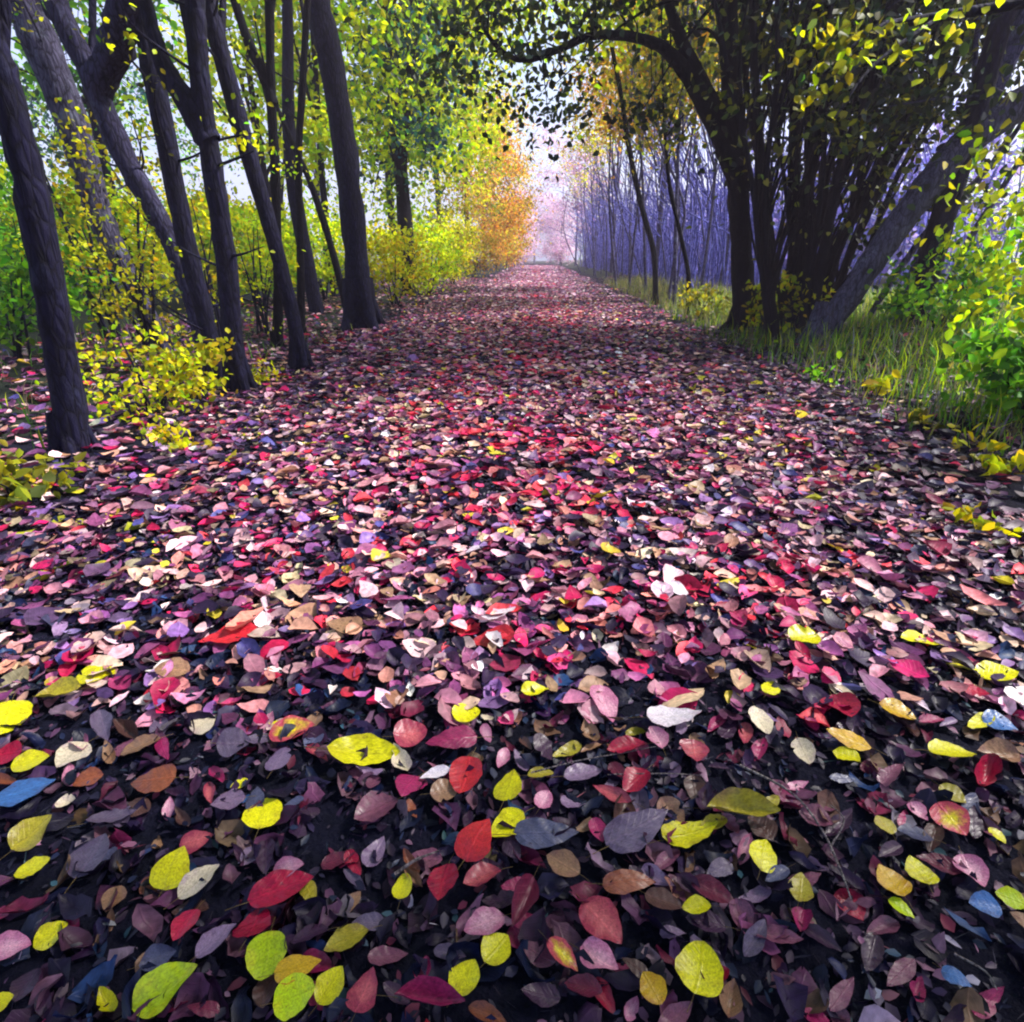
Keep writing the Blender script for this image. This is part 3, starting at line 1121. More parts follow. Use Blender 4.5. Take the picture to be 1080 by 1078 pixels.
(t1, Y1) = tr([(80, 478, 46), (68, 400, 40), (52, 300, 44), (30, 190, 43), (2, 80, 44), (-30, -20, 42)], 4)
top = t1[0][-1]
tree("tree", "thick violet grey trunk nearest the left edge, rising from the leaf litter", "tree", LT, [t1], BARK,
     [(top + np.array([.6, 0, .6]), (2.2, 2.2, 1.5), 42)], GREEN, limbs=10, nper=50, leaf=(.06, .1), clump=.32)

Ya = depth_of(172, 372)
t2 = pxtrunk([(172, 372, 28), (140, 300, 26), (104, 225, 36), (76, 130, 46), (44, 50, 52), (10, -30, 50)], Ya, extend=3)
tree("tree", "wide pale grey violet trunk leaning left behind the nearest trunk", "tree", LT, [t2], BARKP,
     [(t2[0][-1] + np.array([0, 0, .5]), (2, 2, 1.6), 26)], OLIVE, limbs=8, shoots=14, shoot_pal=OLIVE, nper=45, leaf=(.06, .1), clump=.32)

Yb = depth_of(215, 395)
t3 = pxtrunk([(218, 395, 24), (206, 330, 24), (175, 245, 28), (128, 160, 34), (98, 85, 34), (62, 10, 34), (45, -40, 32)], Yb, extend=2.5)
b3 = [(at(101, 92, Yb), at(118, 60, Yb), at(128, 30, Yb - .1), at(138, -15, Yb - .2)), [r / 2 / F * Yb * 1.06 for r in (26, 24, 26, 20)]]
tree("tree", "leaning forked trunk with a thick limb turning up to the right", "tree", LT, [t3], BARKG,
     [(t3[0][-1] + np.array([.3, 0, .5]), (2, 2, 1.6), 22)], OLIVE, limbs=8, branches=[b3], shoots=12, shoot_pal=LIME, nper=45, leaf=(.06, .1), clump=.32)

Yc = depth_of(228, 400)
t4 = pxtrunk([(232, 402, 24), (218, 340, 24), (200, 270, 28), (185, 200, 29), (168, 110, 30), (150, 20, 30), (142, -30, 29)], Yc, extend=3)
tree("tree", "slender dark trunk slanting left, joined by its neighbour's side limb", "tree", LT, [t4], BARK,
     [(t4[0][-1] + np.array([0, 0, .5]), (2, 2, 1.6), 22)], GREEN, limbs=8, shoots=10, shoot_pal=OLIVE, nper=45, leaf=(.06, .1), clump=.32)

Yd = depth_of(255, 414)
t5 = pxtrunk([(255, 416, 36), (246, 360, 28), (238, 270, 31), (226, 190, 30), (214, 110, 30), (206, 20, 30), (203, -30, 29)], Yd, extend=3)
b5 = [(at(222, 150, Yd), at(198, 110, Yd), at(174, 72, Yd), at(160, 30, Yd), at(150, -20, Yd)), [r / 2 / F * Yd * 1.06 for r in (22, 20, 15, 12, 9)]]
tree("tree", "dark trunk with a leafy foot and a side limb reaching up left", "tree", LT, [t5], BARK,
     [(t5[0][-1] + np.array([0, 0, .5]), (2, 2, 1.6), 22)], GREEN, limbs=8, branches=[b5], shoots=9, shoot_pal=LIME, nper=45, leaf=(.06, .1), clump=.32)

Ye = depth_of(318, 390)
t6 = pxtrunk([(318, 391, 28), (310, 340, 22), (292, 265, 22), (270, 190, 24), (250, 120, 26), (226, 30, 27), (212, -30, 27)], Ye, extend=3)
tree("tree", "black trunk curving left, its foot just left of the straight thin trunks", "tree", LT, [t6], BARK,
     [(t6[0][-1] + np.array([.2, 0, .5]), (2, 2, 1.6), 22)], GREEN, limbs=8, shoots=6, shoot_pal=LIME, nper=45, leaf=(.06, .1), clump=.32)

Yf = depth_of(293, 368)
t7 = pxtrunk([(293, 370, 17), (293, 300, 14), (291, 200, 14), (286, 100, 14), (284, 0, 13), (283, -30, 13)], Yf, extend=3.5)
b7 = [(at(288, 110, Yf), at(276, 75, Yf), at(262, 45, Yf), at(244, -10, Yf)), [r / 2 / F * Yf * 1.06 for r in (10, 9, 8, 6)]]
tree("tree", "thin straight upright trunk with a limb forking left above", "tree", LT, [t7], BARKD,
     [(t7[0][-1] + np.array([0, 0, .5]), (2, 2, 1.8), 22)], LIME, limbs=8, branches=[b7], shoots=8, shoot_pal=LIME, nper=45, leaf=(.06, .1), clump=.32)

Yg = depth_of(318, 352)
t8 = pxtrunk([(318, 352, 13), (317, 270, 11), (315, 170, 11), (319, 90, 11), (323, 20, 10), (325, -30, 10)], Yg, extend=3)
tree("tree", "thinnest upright trunk, between the straight trunk and the thick one", "tree", LT, [t8], BARKD,
     [(t8[0][-1] + np.array([0, 0, .5]), (1.8, 2, 1.8), 18)], LIME, limbs=8, shoots=6, shoot_pal=LIME, nper=45, leaf=(.06, .1), clump=.32)

Yh = depth_of(372, 348)
t8b = pxtrunk([(366, 330, 11), (352, 270, 11), (330, 200, 10), (308, 150, 8), (292, 112, 6)], Yh + .8, extend=.8)
tree("tree", "slim leaning stem crossing behind the thin trunks", "tree", LT, [t8b], BARKD, [])

Yi = depth_of(382, 347)
t9 = pxtrunk([(382, 349, 50), (379, 320, 38), (374, 250, 36), (364, 160, 37), (350, 70, 37), (335, 0, 38), (328, -40, 37)], Yi, extend=5)
flare = [((t9[0][1] + np.array([0, 0, -.1])), t9[0][0] + np.array([s * .45, -.2, .08]), t9[0][0] + np.array([s * .7, -.3, .0])) for s in (-1, 1)]
tree("tree", "thickest dark trunk, standing at the left edge of the path before lime foliage", "tree", LT,
     [t9], BARK,
     [(t9[0][-1] + np.array([0.6, 0, .2]), (3, 3, 2.2), 50)], LIME, limbs=12, nper=60, leaf=(.07, .11), clump=.4)

# shrubs and low plants on the left
LS = "yellow green shrubs under the left trees"
def shrub(label, base, h, rx, pal, n, leaf=(.04, .07), nper=34, clump=.11, group=LS, stems=7, name="shrub", bark=None, cz=.58, rz=.46, **k):
    base = np.asarray(base, float)
    base[2] = gz(base[0], base[1]) - .03
    c = base + np.array([0, 0, h * cz])
    root = empty(name, base, label, name, group)
    V, f, col, tips = foliage([(c, (rx, rx, h * rz), n)], pal, leaf=leaf, nper=nper, clump=clump, **k)
    tb = TB()
    for t in tips[rng.choice(len(tips), min(stems, len(tips)), replace=False)]:
        s = base + np.array([rng.normal(0, .04), rng.normal(0, .04), 0])
        m = s * .55 + t * .45 + np.array([0, 0, .12 * h])
        tb.tube([s, m, t], [.012 * h ** .5, .009 * h ** .5, .004], 5, 4)
    tb.build("stem", bark or BARK, root, base)
    link("leaves", mesh_np("leaves", V - base, f, col), FOL, root)
    return root


g = ground
shrub("bushy yellow green shrub at the foot of the leaning trunks", g(165, 440), .75, .42, LIME + YELL, 27, (.03, .055), 20, .08, cz=.5)
shrub("low yellow green shrub touching the dark trunk with the leafy foot", g(205, 425), .5, .28, YELL, 18, (.04, .07), 26, .08)
shrub("tall olive yellow shrub screening the wide pale leaning trunk", at(150, 330, 5.6), 2.0, .75, YELL, 60, (.035, .065), 26, .11)
shrub("dark green shrub at the left edge beyond the nearest trunk", at(5, 350, 5.2), 1.1, .65, GREEN, 40, (.05, .09), 36, .15)
shrub("bright green shrub behind the nearest trunk at the left edge", at(-20, 250, 7.6), 2.1, 1.3, GREEN, 70, (.06, .1), 40, .2)
shrub("small low dark green plant at the left edge of the litter", g(12, 535), .22, .2, OLIVE, 14, (.04, .08), 18, .06, name="plant", stems=4, group="low plants")
shrub("small yellow green seedling in front of the nearest trunk's foot", g(178, 478), .2, .12, YELL, 7, (.03, .06), 12, .05, name="plant", stems=3, group="low plants")
shrub("tiny pale leaved seedling beside the foot of the nearest trunk", g(62, 500), .1, .09, OLIVE, 5, (.03, .05), 9, .04, name="plant", stems=3, group="low plants")
shrub("low lime plant at the foot of the dark trunk with leafy base", g(268, 405), .25, .2, YELL, 10, (.03, .06), 16, .06, name="plant", stems=3, group="low plants")
for (px, Y, h, rx, lab, pal, nn) in (
    (225, 6.3, 1.5, .4, "wispy yellow green sapling between the two slanting dark trunks", YELL, 20),
    (110, 6.6, 2.4, .6, "wispy olive sapling left of the wide pale trunk", OLIVE, 26),
    (275, 7.6, 1.4, .35, "wispy lime sapling left of the curving black trunk's foot", LIME, 16),
    (50, 6.4, 1.3, .5, "wispy green sapling behind the nearest trunk's middle", GREEN, 24),
):
    shrub(lab, at(px, 330, Y), h, rx, pal, nn, (.035, .06), 22, .1, stems=9, group="wispy saplings among the left trunks", name="sapling")
for (px, Y, h, rx, lab, pal) in (
    (60, 10.5, 2.0, 1.4, "lime shrub seen between the nearest trunk and the leaning trunks", LIME),
    (150, 11.5, 1.9, 1.3, "lime shrub seen behind the forked leaning trunk", LIME),
    (232, 12.5, 2.1, 1.3, "yellow green shrub seen behind the pair of dark slanting trunks", YELL),
    (275, 11.5, 1.7, .9, "bright lime shrub glowing left of the straight thin trunk", LIME),
    (340, 13.5, 2.0, 1.0, "lime shrub filling the gap left of the thickest trunk", LIME),
    (415, 13.0, 1.5, .75, "yellow green shrub just right of the thickest trunk", YELL),
    (452, 17.0, 1.9, .9, "round lime shrub beside the dark background trunk", LIME),
    (478, 23, 2.2, 1.2, "yellow shrub further down the left side of the path", YELL),
    (500, 31, 2.2, 1.3, "golden shrub far down the left side of the path", GOLD),
):
    p = at(px, 300, Y)
    shrub(lab, p, h, rx, pal, int(60 * rx), (.07, .12), 44, .2, stems=8)

# taller leafy trees behind, left
LB = "leafy background trees left of the path"
def bgtree(label, x, Y, h, pal, crown, r=.14, lean=(0, 0), bark=BARK, group=LB, folmat=None, nper=85, leaf=(.11, .19), clump=.48, limbs=14, bare=.2, cvar=.3):
    b = np.array([x, Y, float(gz(x, Y)) - .1])
    tp = b + np.array([lean[0], lean[1], h])
    pts = [b, b * .7 + tp * .3 + rng.normal(0, .06, 3) * [1, 1, 0], b * .35 + tp * .65 + rng.normal(0, .12, 3) * [1, 1, 0], tp]
    return tree("tree", label, "tree", group, [(pts, [r, r * .8, r * .5, r * .12])], bark, crown, pal, folmat, limbs=limbs, limb_from=bare + .1,
                nper=nper, leaf=leaf, clump=clump, cvar=cvar, lr=.05)


def ell(x, Y, z, rx, ry, rz, n):
    return ((x, Y, z), (rx, ry, rz), n)


p = at(432, 300, 16)
bgtree("tree with a dark straight trunk and deep green foliage behind the thickest trunk", p[0], 16, 8.5, TEAL,
       [ell(p[0] + .3, 15.6, 4.6, 1.2, 1.2, 2.4, 22), ell(p[0] + .2, 16.5, 7, 2, 2, 1.8, 26)], .21, bark=BARKD)
bgtree("bright lime tree right behind the thickest trunk", -4.9, 14.5, 8, LIME, [ell(-4.5, 14.5, 5, 1.5, 1.8, 2.6, 50), ell(-5, 15, 7.5, 2.2, 2, 2, 30)], .1)
bgtree("tall lime tree overhanging the left of the path", -4.2, 19, 9.5, LIME, [ell(-3.2, 19, 5.6, 1.9, 2, 3.0, 70), ell(-3.2, 19.5, 9, 2.2, 2.2, 2.2, 30)], .13)
bgtree("yellow green tree behind the deep green one", -5.2, 23, 10.5, LIME, [ell(-4.4, 23, 5, 2.4, 2.2, 3.8, 80), ell(-3.6, 23, 9.5, 2.6, 2, 2, 34)], .15)
bgtree("yellow leaved tree leaning over the left path edge", -4.3, 28, 11, YELL, [ell(-3.4, 28, 5.5, 2.1, 2.4, 4.2, 70), ell(-3.2, 28, 10, 2, 2, 2, 24)], .14)
bgtree("orange leaved tree on the left where the path narrows", -4.1, 36, 11, ORANGE, [ell(-2.8, 36, 4.8, 2.2, 2.5, 4.2, 90)], .15, nper=80)
bgtree("golden orange tree further down on the left", -3.8, 44, 11, GOLD, [ell(-2.4, 44, 5, 2.1, 2.5, 4.5, 90)], .15, nper=80)
bgtree("low orange yellow tree near the far end on the left", -3.6, 54, 7, ORANGE, [ell(-2.9, 54, 3.2, 1.7, 2.4, 2.6, 60)], .13, nper=80, leaf=(.12, .2))
for (x, Y, h, lab, pal, cr) in (
    (-7.8, 11.5, 8, "sparse green tree behind the leaning trunks", GREEN, [ell(-8, 11.5, 4.6, 1.7, 1.6, 1.5, 13)]),
    (-6.6, 15.5, 9, "thin lime tree behind the slanting dark trunks", LIME, [ell(-7, 15.5, 4.8, 2, 2, 1.4, 14)]),
    (-11.5, 17, 9, "blue green tree far behind the nearest trunk", TEAL, [ell(-12, 17, 4.8, 2.2, 2, 1.9, 15)]),
    (-13.5, 13, 7, "green tree beyond the left edge shrubs", GREEN, [ell(-13, 13, 4, 2.6, 2, 1.8, 15)]),
    (-8.5, 21, 10, "yellow tree behind the straight thin trunks", YELL, [ell(-8.5, 21, 5.5, 2.4, 2.2, 2.4, 20)]),
    (-10, 29, 11, "lime tree far back among the left trunks", LIME, [ell(-10.5, 29, 5, 3.6, 2.6, 3.6, 30)]),
    (-17, 26, 11, "green tree far back at the left", GREEN, [ell(-17, 26, 5, 4.5, 3, 2.8, 27)]),
):
    bgtree(lab, x, Y, h, pal, cr, .1)

# far end of the path
FE = "pink hazy trees at the far end of the path"
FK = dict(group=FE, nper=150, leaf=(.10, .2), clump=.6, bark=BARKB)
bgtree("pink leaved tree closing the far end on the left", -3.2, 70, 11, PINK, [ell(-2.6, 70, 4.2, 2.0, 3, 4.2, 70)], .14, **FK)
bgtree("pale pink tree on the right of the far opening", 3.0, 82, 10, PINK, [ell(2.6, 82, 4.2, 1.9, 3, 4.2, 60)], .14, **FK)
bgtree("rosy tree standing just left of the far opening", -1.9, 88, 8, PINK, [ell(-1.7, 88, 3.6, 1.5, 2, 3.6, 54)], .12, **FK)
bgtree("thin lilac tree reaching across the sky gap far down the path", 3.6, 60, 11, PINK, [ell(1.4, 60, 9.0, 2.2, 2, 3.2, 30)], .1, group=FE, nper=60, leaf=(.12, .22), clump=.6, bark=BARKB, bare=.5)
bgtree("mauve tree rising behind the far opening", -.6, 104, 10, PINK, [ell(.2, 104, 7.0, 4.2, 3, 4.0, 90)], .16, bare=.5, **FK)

# ------------------------------------------------------------------ right side
RS = "bare grey saplings along the right of the path"
sap_lab = ["thin dark sapling with a curved stem at the right path edge", "slim forked sapling left of the big dark tree",
           "short leaning sapling beside the big dark tree"]
Yr = depth_of(690, 322)
s1 = pxtrunk([(691, 322, 9), (690, 270, 9), (676, 215, 8), (664, 160, 8), (655, 100, 7), (640, 20, 6)], Yr, extend=2)
tree("sapling", sap_lab[0], "sapling", RS, [s1], BARKD,
     [(at(640, 95, Yr + 1), (1.1, 1.2, 1.1), 16), (at(690, 60, Yr + .5), (.9, .9, .8), 12)], GOLD, limbs=8, nper=40, leaf=(.06, .1), clump=.3)
s2 = pxtrunk([(725, 335, 7), (726, 290, 7), (716, 240, 6), (706, 195, 6), (700, 120, 4)], depth_of(725, 335), extend=1.5)
s2b = [(s2[0][3], at(705, 170, depth_of(725, 335)), at(728, 130, depth_of(725, 335))), [.025, .02, .012]]
tree("sapling", sap_lab[1], "sapling", RS, [s2], BARKD, [(at(705, 110, 10), (.8, .9, .7), 12)], OLIVE, limbs=5, branches=[s2b], nper=36, leaf=(.06, .1), clump=.28)
s3 = pxtrunk([(705, 318, 5), (712, 270, 5), (722, 220, 4), (700, 160, 4)], 13.5, extend=1)
tree("sapling", sap_lab[2], "sapling", RS, [s3], BARKB, [])
sr = np.random.default_rng(11)
k = 0
used_lab = {}
for i in range(36):
    Y = 12.5 + 36 * (i / 35) ** 1.15
    x = 2.7 + .9 * sr.random() + (2.6 * sr.random() if i % 2 else 0)
    h = sr.uniform(5, 8)
    ln = sr.uniform(-.24, .06) * h
    b = np.array([x, Y, float(gz(x, Y)) - .1])
    tp = b + np.array([ln, sr.normal(0, .2), h])
    mid = b * .5 + tp * .5 + np.array([sr.normal(0, .3), 0, 0])
    r0 = sr.uniform(.018, .045)
    tubes = [([b, mid, tp], [r0, r0 * .75, r0 * .25])]
    for q in range(3):
        t = sr.uniform(.15, .6)
        s = b * (1 - t) + tp * t
        e = s + np.array([sr.uniform(-.9, .7), sr.normal(0, .4), sr.uniform(1.2, 2.4)])
        tubes.append(([s, s * .5 + e * .5 + [sr.normal(0, .1), 0, .1], e], [r0 * .5, r0 * .4, r0 * .12]))
    crown = [(tp + np.array([-.2, 0, -.6]), (.9, .9, 1.1), 7)] if i % 3 != 1 else []
    px = project(np.array([mid]))[0][0]
    where = ["in the front row beside the curved dark sapling", "in the near part of the sapling row", "in the middle of the sapling row", "in the far part of the sapling row",
             "at the far end of the sapling row"][min(4, i // 8)]
    form = ["upright", "left leaning"][int(ln < -.06 * h)] + (" gold tipped" if crown else " bare")
    lab = f"{form} thin grey sapling {where}"
    tree("sapling", lab, "sapling", RS, tubes, BARKB, crown, GOLD if i % 2 else YELL, limbs=3, nper=32, leaf=(.08, .14), clump=.35, sides=6)

# far off thicket seen as one bluish mass of stems beyond the saplings
tb = TB()
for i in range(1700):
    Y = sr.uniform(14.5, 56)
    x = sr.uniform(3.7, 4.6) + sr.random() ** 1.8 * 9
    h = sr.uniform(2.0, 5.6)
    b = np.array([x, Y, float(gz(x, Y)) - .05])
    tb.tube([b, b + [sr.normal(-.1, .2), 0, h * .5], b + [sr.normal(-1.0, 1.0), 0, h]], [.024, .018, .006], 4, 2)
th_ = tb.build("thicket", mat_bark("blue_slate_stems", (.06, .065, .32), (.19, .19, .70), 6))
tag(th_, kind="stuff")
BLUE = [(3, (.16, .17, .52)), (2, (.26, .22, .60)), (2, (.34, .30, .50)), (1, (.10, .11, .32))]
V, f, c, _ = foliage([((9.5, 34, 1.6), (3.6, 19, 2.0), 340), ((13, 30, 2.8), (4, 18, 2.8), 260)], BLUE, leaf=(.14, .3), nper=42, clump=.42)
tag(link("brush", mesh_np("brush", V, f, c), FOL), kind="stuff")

# gold leaved tree over the saplings
RB = "background trees right of the path"
bgtree("golden leaved tree hanging over the right of the path", 4.0, 21, 9, GOLD, [ell(3.2, 21, 5.6, 1.5, 2, 1.5, 34), ell(4.2, 21, 7.4, 2.4, 2, 1.6, 30)], .09, group=RB, bark=BARKB)
bgtree("olive leaved tree above the saplings", 4.6, 15.5, 8, OLIVE, [ell(3.5, 15.5, 4.9, 1.5, 1.6, 1.0, 26), ell(3.6, 15.5, 6.5, 2.2, 1.8, 1.4, 26)], .09, group=RB, bark=BARKB)
bgtree("rust gold tree far down the right side", 3.9, 33, 10, ORANGE, [ell(3.4, 33, 7.4, 1.4, 2, 1.8, 26)], .1, group=RB, bark=BARKB)
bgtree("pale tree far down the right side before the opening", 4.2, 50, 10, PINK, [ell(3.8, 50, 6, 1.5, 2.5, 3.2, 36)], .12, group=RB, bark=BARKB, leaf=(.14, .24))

for (x, Y, h, rx, lab, pal) in (
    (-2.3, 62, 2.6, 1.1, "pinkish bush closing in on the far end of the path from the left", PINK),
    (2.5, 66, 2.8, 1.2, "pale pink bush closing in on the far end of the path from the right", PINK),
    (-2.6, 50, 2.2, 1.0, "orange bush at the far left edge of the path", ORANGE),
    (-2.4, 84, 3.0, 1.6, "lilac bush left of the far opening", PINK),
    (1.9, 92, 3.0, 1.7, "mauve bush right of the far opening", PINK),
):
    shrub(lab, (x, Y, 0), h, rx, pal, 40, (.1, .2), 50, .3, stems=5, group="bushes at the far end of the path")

# the big dark tree with an arching limb
Yk = depth_of(792, 346)
bt = pxtrunk([(786, 348, 42), (784, 310, 33), (781, 240, 31), (776, 170, 32), (771, 90, 29), (767, 0, 27), (765, -40, 26)], Yk, extend=4)
def pb(pix, Y, dy=0):
    P = [at(x, y, Y + dy * i) for i, (x, y, w) in enumerate(pix)]
    return (P, [w / 2 / F * float((p - CAM) @ fw) for p, (x, y, w) in zip(P, pix)])


arch = pb([(783, 205, 22), (762, 150, 20), (738, 102, 17), (708, 58, 14), (672, 40, 10), (625, 38, 8), (590, 52, 7), (558, 63, 6), (535, 58, 5), (515, 38, 4), (503, 10, 3)], Yk, -.05)
arch_twigs = []
for q in range(13):
    i0 = 3 + q % 7
    a0 = arch[0][i0]
    arch_twigs.append(([a0, a0 + rng.normal(0, .12, 3) + [-.1, 0, .12], a0 + rng.normal(0, .2, 3) + [-.35, 0, .35 * (1 if q % 3 else -1)]], [.014, .009, .003]))
ARCHL = [(tw[0][2], (.2, .2, .15), 2) for tw in arch_twigs]
side = pb([(778, 170, 20), (752, 110, 16), (722, 50, 13), (700, -10, 10)], Yk, .05)
DK = [((at(850, 60, Yk)[0], Yk, 3.3), (1.3, 1.2, 1.0), 20), ((at(800, -60, Yk)[0], Yk, 5.6), (2.8, 2.5, 1.4), 46)]
tree("tree", "big black tree with a limb arching left over the path", "tree", RB, [bt] + arch_twigs, BARKD, DK + ARCHL, DKGREEN, FOLDARK, limbs=14, branches=[arch, side],
     shoots=0, nper=70, leaf=(.07, .12), clump=.3)

# multi-stemmed clump right of it
root0 = at(850, 340, Yk - .6)
root0[2] = gz(root0[0], root0[1]) - .05
root = empty("multi_stem_tree", root0, "dark clump of many upright stems right of the big black tree", "tree", RB)
mr = np.random.default_rng(4)
STEMS = ((806, 786, 18), (812, 806, 24), (818, 822, 16), (824, 846, 22), (830, 838, 13), (836, 872, 28), (842, 900, 18), (848, 884, 14), (854, 934, 28), (860, 968, 20),
         (866, 1000, 26), (872, 1040, 20), (810, 752, 14), (826, 862, 10), (845, 914, 12), (858, 950, 12), (870, 1016, 12), (834, 800, 10), (815, 772, 9), (878, 1066, 14),
         (851, 856, 9), (864, 986, 10))
for i, (xb, xt, w) in enumerate(STEMS):
    Y = Yk - .6 + mr.uniform(-.7, .8)
    w *= .6
    xt += mr.normal(0, 16)
    jx = mr.normal(0, 7, 4)
    pts, rad = pxtrunk([(xb, 345, w * 1.2), (xb + (xt - xb) * .12 + jx[0], 270, w), (xb + (xt - xb) * .38 + jx[1], 180, w * .95), (xb + (xt - xb) * .75 + mr.normal(0, 3), 90, w * .85),
                        (xt, 0, w * .75), (xt + (xt - xb) * .2, -40, w * .7)], Y, extend=2)
    t = TB()
    t.tube(pts, rad, 8)
    for q in range(8):                       # fine upright shoots off each stem
        j = mr.integers(1, 5)
        s = pts[j] * .6 + pts[j + 1] * .4
        e = s + np.array([mr.normal(.05, .25), mr.normal(0, .3), mr.uniform(.7, 1.8)])
        t.tube([s, s * .5 + e * .5 + [mr.normal(0, .05), 0, .05], e], [.02, .014, .004], 5, 3)
    t.build("stem", BARKD, root, root0)
V, f, c, _ = foliage([((at(880, 60, Yk)[0], Yk - .4, 3.4), (1.8, 1.1, 1.2), 52), ((at(960, 40, Yk)[0], Yk, 3.6), (2, 1.4, 1.0), 46),
                      ((at(900, 100, Yk)[0], Yk + .4, 5.6), (3.4, 2.2, 1.5), 80), ((at(850, 200, Yk)[0], Yk + .3, 2.2), (.9, .5, .8), 8),
                      ((at(820, 150, Yk)[0], Yk - 1, 2.6), (1.2, .5, .9), 16), ((at(900, 200, Yk)[0], Yk - 1, 2.0), (1.0, .5, 1.0), 14)], DKGREEN + OLIVE[:2], leaf=(.07, .12), nper=62, clump=.28)
link("crown", mesh_np("crown", V - root0, f, c), FOLDARK, root)

# leaning trunks
Yl = depth_of(880, 352)
l1 = pxtrunk([(868, 350, 40), (890, 320, 36), (925, 268, 38), (968, 210, 42), (1020, 150, 46), (1090, 100, 46), (1150, 60, 44)], Yl, extend=2)
tree("tree", "grey violet trunk leaning far to the right from the dark clump", "tree", RB, [l1], BARKP,
     [(at(1020, 40, Yl), (1.8, 1.2, .9), 22)], DKGREEN, FOLDARK, limbs=6, nper=55, leaf=(.07, .11), clump=.28, lr=.02)
Ym = depth_of(952, 345)
l2 = pxtrunk([(950, 348, 34), (962, 310, 27), (985, 250, 28), (1012, 180, 30), (1050, 90, 28), (1085, 10, 26)], Ym, extend=2)
tree("tree", "slate grey trunk slanting right in the grass bank", "tree", RB, [l2], BARKB,
     [(l2[0][-1] + np.array([.4, 0, .4]), (1.8, 1.6, 1), 22)], DKGREEN, FOLDARK, limbs=6, nper=50, leaf=(.07, .11), clump=.3)
for j, (pix, lab) in enumerate(((((915, 338, 9), (945, 290, 9), (985, 235, 9), (1040, 180, 8)), "thin pale stem leaning right below the leaning grey trunk"),
                                (((935, 335, 7), (968, 285, 7), (1005, 225, 7), (1030, 195, 6)), "thin bluish stem leaning right nearest the slate trunk"),
                                (((985, 345, 10), (1000, 300, 9), (1030, 240, 9), (1075, 170, 8)), "slim stem leaning right beyond the slate trunk"))):
    q = pxtrunk(list(pix), Ym + .4 + .3 * j, extend=1.2)
    tree("sapling", lab, "sapling", RS, [q], BARKP, [])

# right edge: lime shrub, bank plants, overhanging branch
RP = "leafy shrubs and plants on the right bank"
shrub("bright yellow green shrub at the right edge nearest the viewer", at(1118, 380, 3.3), 1.25, .40, LIME + GREEN, 40, (.035, .075), 20, .11, group=RP, shell=.5, cz=.72, rz=.34)
shrub("dark green bush at the right edge under the lime shrub", at(1095, 440, 3.6), .62, .45, GREEN, 40, (.05, .1), 34, .12, group=RP)
shrub("green shrub behind the lime shrub at the right edge", at(1085, 330, 6), 1.8, .8, LIME, 32, (.06, .11), 40, .2, group=RP)
shrub("fresh green shrub in the grass before the slate trunk", at(985, 360, 6.6), .9, .6, GREEN, 34, (.05, .09), 34, .12, group=RP)
shrub("small yellow leaved bush at the foot of the big black tree", g(800, 352), .75, .3, YELL, 12, (.06, .1), 14, .08, group=RP)
shrub("small yellow bush at the foot of the dark stem clump", g(838, 352), .8, .28, YELL, 12, (.06, .1), 14, .08, group=RP)
shrub("pale yellow undergrowth between the thin saplings", g(740, 338), .5, .5, OLIVE, 18, (.06, .1), 18, .1, group=RP)
for (px, py, h, lab, pal, n, lf) in (
    (925, 425, .22, "seedling with bright yellow leaves in the grass", YELL, 3, (.08, .12)),
    (992, 395, .2, "small yellow leaved seedling near the right shrub", YELL, 2, (.07, .1)),
    (1052, 505, .2, "yellow green seedling with broad leaves at the right edge", YELL, 5, (.06, .1)),
    (972, 455, .16, "low olive seedling on the bank", OLIVE, 4, (.05, .09)),
    (1010, 480, .16, "low yellow seedling left of the broad leaved one", YELL, 4, (.05, .08)),
    (1035, 560, .12, "flat yellow green rosette at the right path edge", YELL, 4, (.05, .08)),
    (862, 405, .22, "green plant at the grass edge nearest the path", GREEN, 6, (.05, .08)),
):
    shrub(lab, g(px, py), h, h * .55, pal, n, lf, 7, .035, group="low plants", name="plant", stems=4)

# branch hanging in from the tree just outside the right edge
ob = np.array([4.6, 3.2, float(gz(4.6, 3.2)) - .1])
tpts = [ob, ob + [0, 0, 1.6], ob + [-.1, .1, 3.2], ob + [-.3, .2, 5]]
bp = [(ob + np.array([-.03, .03, 2.2]), at(1010, 15, 3.4), at(930, 28, 3.3), at(868, 78, 3.2)), [.035, .02, .012, .005]]
bp2 = [(at(985, 22, 3.38), at(920, 70, 3.2), at(880, 125, 3.1)), [.012, .008, .004]]
tree("tree", "overhanging tree whose lime leaved branch hangs in at the upper right", "tree", RB, [(tpts, [.14, .12, .1, .05])], BARK,
     [(tuple(at(890, 45, 3.25)), (.3, .16, .10), 14), (tuple(at(960, 50, 3.2)), (.3, .2, .12), 12), (tuple(at(1050, 150, 3.2)), (.2, .2, .12), 8),
      (tuple(at(865, 92, 3.15)), (.08, .08, .05), 4)], LIME + OLIVE + OLIVE + DKGREEN, limbs=4, branches=[bp, bp2], nper=9, leaf=(.035, .065), clump=.07, lr=.006)  # olive and dark green mixed in: shade on the branch put into leaf colour

